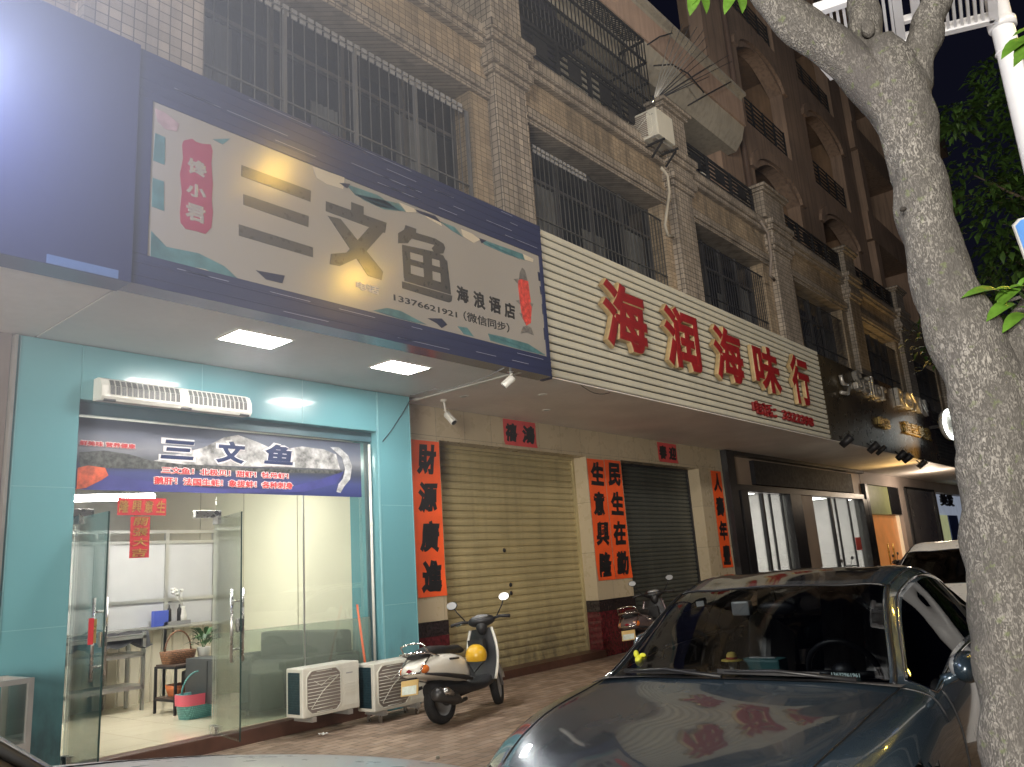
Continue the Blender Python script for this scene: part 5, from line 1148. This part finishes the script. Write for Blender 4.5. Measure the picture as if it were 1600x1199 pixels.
# ================================================================== street tree in the foreground
TD = Vector((3.62, .70, 0)); FH = Vector((math.sin(yaw), math.cos(yaw), 0)); TDIST = TD.dot(FH)
def tr(u, v, off=0):                       # measured trunk outline on the upright plane through the trunk
    d = ray(u, v); return EYE + d*((TDIST+off)/d.dot(FH))
T = thing('street_tree', 'mottled grey street tree with forked trunk standing beside the dark saloon car', 'tree', (TD.x, TD.y, 0))
m, n, p, L = nt('bark'); v = pos(n, 1, 1, .75)
v = pos(n, 1, 1, .42); vo = noise(n, v, 92, 3, .55, 1.6); cl_ = noise(n, pos(n, 1, 1, .6), 5, 6, .7)
f = mth(n, 'ADD', mth(n, 'MULTIPLY', mapr(n, vo, .47, .60, 0, 1), mapr(n, cl_, .38, .60, .10, 1)), 0)
c = mixc(n, f, (.105,.098,.09), (.37,.35,.32)); c = mixc(n, mapr(n, noise(n, pos(n), 3, 4), .55, .75, 0, .6), c, (.11,.10,.10)); c = mixc(n, mapr(n, noise(n, pos(n), 26, 3), .62, .72, 0, .7), c, (.16,.19,.09))
L.new(c, p.inputs['Base Color']); p.inputs['Roughness'].default_value = .85
L.new(bumpn(n, vo, .8, .012, bumpn(n, cl_, .6, .03)), p.inputs['Normal']); BARK = m
def limb(g, pts, n=20, wob=.03):           # pts: (u, v, width px)
    P_ = []; R_ = []
    raw = [(tr(u, v, o[0] if o else 0), w/2/FPX) for u, v, w, *o in pts]
    for i in range(len(raw)-1):
        p0 = raw[max(0, i-1)]; p1 = raw[i]; p2 = raw[i+1]; p3 = raw[min(len(raw)-1, i+2)]
        for k in range(6):
            t_ = k/6; q = [p1[0]*(2*t_**3-3*t_*t_+1)+(p2[0]-p0[0])*.5*(t_**3-2*t_*t_+t_)+p2[0]*(-2*t_**3+3*t_*t_)+(p3[0]-p1[0])*.5*(t_**3-t_*t_)][0]
            P_.append(q); R_.append(p1[1]+(p2[1]-p1[1])*(t_*t_*(3-2*t_)))
    P_.append(raw[-1][0]); R_.append(raw[-1][1])
    R_ = [r*(q-EYE).dot(_f)*(1+wob*math.sin(i*.9)*.6+random.uniform(-wob, wob)*.4) for i, (q, r) in enumerate(zip(P_, R_))]
    b = len(g.v); g.tube(P_, R_, n)
    for i in range(b, len(g.v)):
        q = Vector(g.v[i]); w = .006*math.sin(q.z*23+q.x*31)+.005*math.sin(q.y*41-q.z*13); g.v[i] = (q.x+w, q.y-w, q.z+w*.4)
g = MB()
limb(g, [(1625,1520,140), (1612,1320,128), (1598,1199,112), (1588,1080,110), (1575,950,112), (1565,820,114), (1561,720,116), (1551,640,118), (1523,560,110), (1488,480,96), (1462,400,86), (1444,330,78), (1430,260,76), (1418,200,86), (1400,150,96), (1385,110,84), (1368,70,60)], 26)
tk = g.build('trunk', BARK, T)
def branch(pts, n=16):
    g = MB(); limb(g, pts, n); return g.build('limb', BARK, T)
branch([(1432,270,50), (1405,190,66), (1375,150,70), (1335,105,66), (1295,72,62), (1250,40,60), (1205,-2,52), (1172,-40,46), (1120,-110,40)])
branch([(1402,190,60), (1375,110,58), (1352,55,48,.02), (1350,10,46,.03), (1362,-60,40)])
branch([(1432,250,50), (1420,160,56), (1432,105,52,-.02), (1447,50,48,-.03), (1462,0,46), (1490,-80,40)])
branch([(1545,660,70), (1575,580,66,-.04), (1592,530,50,-.06), (1612,480,40), (1650,420,30)])
g = MB(); g.ell(tr(1356, 45, -.07), .03, .03, .045, 12, 8); g.ell(tr(1604, 590, -.08), .07, .07, .10, 14, 10); g.build('knot', BARK, T)
SCAR = mat('bark_scar', (.045,.04,.036), .9, sc=30, bump=.8, bs=60)
for u, v, rw, rh in ((1411, 327, .013, .010), (1424, 150, .008, .008)):
    g = MB(); g.ell(tr(u, v, -.08 if v > 300 else -.07), .014, .014, rh, 14, 8); g.v = [(x+random.uniform(-.002, .002), y, z+random.uniform(-.002, .002)) for x, y, z in g.v]; g.build('knot', SCAR, T)
LEAFB = mat('leaf_green', (.10,.22,.025), .4, var=.35, sc=18)
def twig_leaves(lst, nm='leaf_cluster'):
    g = MB()
    for u, v, du, dv, L_, w in lst:
        p0 = tr(u, v, -.12); p1 = tr(u+du, v+dv, -.16); leaf(g, p0, p1-p0, (p1-p0).length*L_, (p1-p0).length*w, up=Vector((-.3, -.5, .8)).normalized(), n=6)
    return g.build(nm, LEAFB, T)
twig_leaves([(1575,462,-68,-12,1,.36), (1560,480,40,-40,1,.5), (1585,475,-40,16,1,.4), (1570,455,45,-12,1,.4), (1600,468,-48,-30,.9,.4), (1590,480,30,10,1,.6), (1555,470,30,-25,1,.35), (1600,490,-30,20,1,.4), (1590,455,20,-30,1,.3)])
twig_leaves([(1612,55,-22,32,1,.4), (1615,62,-46,16,1,.45), (1618,70,-30,22,1,.4), (1625,50,-40,-4,1,.3)])
twig_leaves([(1090,-14,-10,28,1,.45), (1092,-12,14,24,1,.4), (1150,-14,-16,26,1,.4), (1152,-10,10,22,1,.45), (1100,-8,-20,10,1,.4), (1140,-12,-4,18,1,.5)])
g = MB(); g.tube([tr(1120,-110), tr(1100,-40,-.1), tr(1090,-14,-.12)], .006, 6); g.tube([tr(1172,-40), tr(1158,-25,-.1), tr(1150,-14,-.12)], .006, 6); g.tube([tr(1650,420), tr(1610,460,-.1), tr(1575,470,-.12)], .008, 6); g.tube([tr(1650,80), tr(1618,60,-.12)], .006, 6); g.build('twig', BARK, T)
# background trees across the side street
def bush_tree(lab, base, h, cr, n, seed, name='background_tree', grp=None):
    random.seed(seed); t = thing(name, lab, 'tree', base, group=grp); b = Vector(base); g = MB()
    g.tube([b, b+Vector((.1,.05,h*.35)), b+Vector((-.1,.1,h*.6)), b+Vector((.05,0,h*.85))], [.16,.13,.09,.03], 8)
    tips = []
    for k in range(9):
        a = k*2.4; q = b+Vector((0,0,h*(.35+.05*k))); e = q+Vector((math.cos(a)*cr*.75, math.sin(a)*cr*.75, h*.16)); g.tube([q, q.lerp(e, .5)+Vector((0,0,.15)), e], [.06,.035,.012], 6); tips.append(e)
    g.build('trunk', mat('dim_bark', (.10,.085,.07), .9, sc=8), t)
    g = MB()
    cl = [(b+Vector((random.gauss(0, cr*.45), random.gauss(0, cr*.45), h*random.uniform(.45, 1.0))), random.uniform(.35, .7)*cr*.6) for _ in range(26)]+[(e, .4*cr) for e in tips]
    for k in range(n):
        c, r = random.choice(cl); d = Vector((random.gauss(0,1), random.gauss(0,1), random.gauss(0,.8))).normalized(); p0 = c+d*r*random.uniform(.5, 1)
        leaf(g, p0, Vector((d.x+random.gauss(0,.5), d.y+random.gauss(0,.5), random.uniform(-.6, .3))), random.uniform(.16, .30), random.uniform(.07, .12), n=2)
    g.build('crown', mat('dim_leaf', (.045,.10,.022), .45, var=.5, sc=2.5), t); random.seed(11)
bush_tree('dark leafy tree behind the pole, lit green on its near side', (17.8, .7, 0), 10.6, 1.9, 6500, 3)
bush_tree('very dark tree farther off to the right of the trunk', (24, 1.2, 0), 9, 2.8, 4200, 5)
bush_tree('dim tree lower down between the trunk and the blue sign', (20.5, -.6, 0), 5.6, 2.0, 3200, 8)

# ================================================================== white decorated lamp post
LPX = dep(1585, 120, 7.0); LP = thing('street_lamp', 'white lamp post with a slatted ornamental arm reaching left behind the tree', 'street lamp', (LPX.x, LPX.y, 0))
WPT = mat('lamp_white', (.75,.75,.76), .35, var=.05, coat=.3)
g = MB(); g.tube([(LPX.x, LPX.y, z) for z in (0, 2, 4, 5.7, 7.2)], [.10, .098, .095, .092, .09], 20); g.build('pole', WPT, LP)
c = dep(1567, 24, 7.0); g = MB(); g.lathe((LPX.x, LPX.y, c.z), [(.095, -.05), (.112, -.045), (.115, .03), (.1, .04), (.095, .04)], 20); g.lathe((LPX.x, LPX.y, c.z-.28), [(.095, -.01), (.105, 0), (.095, .01)], 20); g.build('collar', WPT, LP)
zA = dep(1550, 28, 7.0).z
A, Bq, Cq, Dq = on(1552,28,Z=zA), on(1283,92,Z=zA), on(1272,17,Z=zA), on(1545,-75,Z=zA)
g = MB()
for p0, p1 in ((A, Bq), (Cq, Dq), (Bq, Cq), (A, Dq)): g.bar(p0, p1, .07, .09)
for q in (.42, .52): g.bar(A.lerp(Bq, q), Dq.lerp(Cq, q), .07, .07)
g.bar(A.lerp(Dq, .35).lerp(Bq.lerp(Cq, .35), .40), A.lerp(Dq, .35).lerp(Bq.lerp(Cq, .35), .54), .05, .06)
g.build('arm_frame', WPT, LP)
g = MB()
for k in range(26):
    q = (k+.5)/26
    if .41 < q < .53: continue
    g.bar(A.lerp(Bq, q), Dq.lerp(Cq, q), .022, .06)
g.build('arm_slat', WPT, LP)
g = MB(); q0 = on(1283,84,Z=zA-.06); q1 = on(1312,95,Z=zA-.06); g.box(min(q0.x,q1.x)-.05, max(q0.x,q1.x)+.1, min(q0.y,q1.y)-.05, max(q0.y,q1.y)+.05, zA-.16, zA-.06); g.build('lamp_head', WPT, LP, bevel=.01)
t = thing('blue_sign', 'pale blue road sign with white rim cut by the right edge', 'sign', dep(1610, 370, 6.7))
s = [dep(u, v, 6.75) for u, v in ((1583,352),(1592,342),(1668,322),(1690,385),(1612,412),(1602,405))]; nn = (s[2]-s[0]).cross(s[4]-s[0]).normalized()
g = MB(); g.prism(s, nn*.02); g.build('rim', WHITE, t); c = sum(s, Vector())/6; sgn = -1 if nn.dot(c-EYE) > 0 else 1
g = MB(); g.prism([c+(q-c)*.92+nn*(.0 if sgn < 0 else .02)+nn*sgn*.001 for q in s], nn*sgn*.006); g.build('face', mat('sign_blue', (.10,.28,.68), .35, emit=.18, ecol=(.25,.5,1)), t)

# ---------------- sodium street lamps across the road, mirrored in the glossy sign
SOD = lamp_mat('sodium_glow', (1,.60,.08), 330)
for i, (x, y, z) in enumerate(((9.1,-1.5,10.3), (11.3,-1.6,8.4))):
    t = thing('street_lamp', ('tall warm street lamp on the road side, seen mirrored high in the salmon poster', 'lower warm street lamp on the road side, seen mirrored low in the salmon poster')[i], 'street lamp', (x, y-1.2, 0))
    g = MB(); g.tube([(x, y-1.2, 0), (x, y-1.2, z-.4), (x, y-.9, z+.25), (x, y, z+.25)], [.09,.07,.05,.04], 10); g.build('pole', GREYP, t)
    g = MB(); g.ell((x, y, z), .11, .11, .09, 18, 10); g.build('globe', SOD, t); g = MB(); g.lathe((x, y, z+.12), [(.0, .10), (.12, .08), (.18, .0), (.17, -.02)], 18); g.build('lamp_shade', GREYP, t)
# ================================================================== world, lamps, camera
w = bpy.data.worlds.new('World'); scene.world = w; w.use_nodes = True; wn = w.node_tree; bg = wn.nodes['Background']
sk = wn.nodes.new('ShaderNodeTexSky'); sk.sky_type = 'NISHITA'; sk.sun_disc = False; sk.sun_elevation = rad(-6); sk.sun_rotation = rad(200)
mx = wn.nodes.new('ShaderNodeMix'); mx.data_type = 'RGBA'; mx.inputs[0].default_value = .92; wn.links.new(sk.outputs[0], mx.inputs[6]); mx.inputs[7].default_value = (.03, .032, .07, 1)
wn.links.new(mx.outputs[2], bg.inputs[0]); bg.inputs[1].default_value = .14
def lamp(nm, kind, loc, e, col, size=.3, aim=None, spot=120, blend=.6):
    l = bpy.data.lights.new(nm, kind); l.energy = e; l.color = col
    if kind == 'AREA': l.size = size
    else: l.shadow_soft_size = size
    if kind == 'SPOT': l.spot_size = rad(spot); l.spot_blend = blend
    o = bpy.data.objects.new(nm, l); COL.objects.link(o); o.location = loc
    if aim is not None: o.rotation_euler = (Vector(aim)-Vector(loc)).to_track_quat('-Z', 'Y').to_euler()
    return o
lamp('street_lamp_light', 'SPOT', (3, -8, 10), 2200, (1, .93, .85), .8, (9.8, 6.4, 6), 55, .25)
lamp('street_lamp_light', 'SPOT', (9.0, -7, 9.5), 1500, (1, .90, .82), .8, (17, 6, 4.5), 100)
lamp('street_fill_light', 'AREA', (-11, -3, 2.6), 3900, (1, .93, .82), 5.0, (7, 7, 2.4))  # added low fill for soffit, walls and shutters, in place of shops opposite
lamp('flood_light', 'POINT', (1.30, 5.45, 5.0), 110, (.58, .66, 1.0), .1)
lamp('tree_light', 'SPOT', (-.6, 4.9, 4.9), 620, (.95, .96, 1.0), .2, (3.4, .9, 2.4), 100, .5)
lamp('arm_light', 'SPOT', (5.0, 2.6, 3.9), 160, (.95, .95, 1.0), .2, (7.0, .6, 6.0), 70, .6)
lamp('far_wall_fill_light', 'POINT', (31.5, 7.0, 3.5), 90, (1, .80, .60), .2)  # added without a fixture to brighten the far shop walls
lamp('amber_light', 'SPOT', (27.5, 6.9, 3.2), 60, (1, .62, .22), .1, (26.8, 7.2, 5), 150, .8)
lamp('amber_sign_light', 'SPOT', (26.8, 5.0, 3.8), 280, (1, .60, .18), .1, (26.0, 6.2, 5.3), 100, .8)
# added haze imitating lens flare by the flood lamp: a small world volume, thinning out to nothing 5.6 m from the lamp
hv = wn.nodes.new('ShaderNodeVolumeScatter'); hv.inputs['Anisotropy'].default_value = .2; hv.inputs['Color'].default_value = (.85, .9, 1, 1)
vd = wn.nodes.new('ShaderNodeVectorMath'); vd.operation = 'DISTANCE'; wn.links.new(pos(wn), vd.inputs[0]); vd.inputs[1].default_value = (1.2, 4.9, 5.2)
wn.links.new(mth(wn, 'MULTIPLY', mth(wn, 'POWER', mapr(wn, vd.outputs['Value'], 0, 5.6, 1, 0), 2.0), .16), hv.inputs['Density'])
wn.links.new(hv.outputs[0], [x for x in wn.nodes if x.type == 'OUTPUT_WORLD'][0].inputs['Volume'])
w.cycles.volume_step_size = 1.0; scene.cycles.volume_max_steps = 16
scene.cycles.volume_bounces = 0
cam = bpy.data.cameras.new('camera'); co = bpy.data.objects.new('camera', cam); COL.objects.link(co)
Mx = Matrix((_r, _u, -_f)).transposed().to_4x4(); Mx.translation = EYE; co.matrix_world = Mx
cam.sensor_fit = 'HORIZONTAL'; cam.sensor_width = 36; cam.lens = FPX/1600*36; cam.clip_start = .05; cam.clip_end = 2000
scene.camera = co
scene.render.engine = 'CYCLES'
cy = scene.cycles; cy.use_denoising = True; cy.max_bounces = 6; cy.transparent_max_bounces = 14; cy.sample_clamp_indirect = 6; cy.caustics_reflective = False; cy.caustics_refractive = False
scene.view_settings.view_transform = 'Standard'; scene.view_settings.look = 'None'; scene.view_settings.exposure = 0
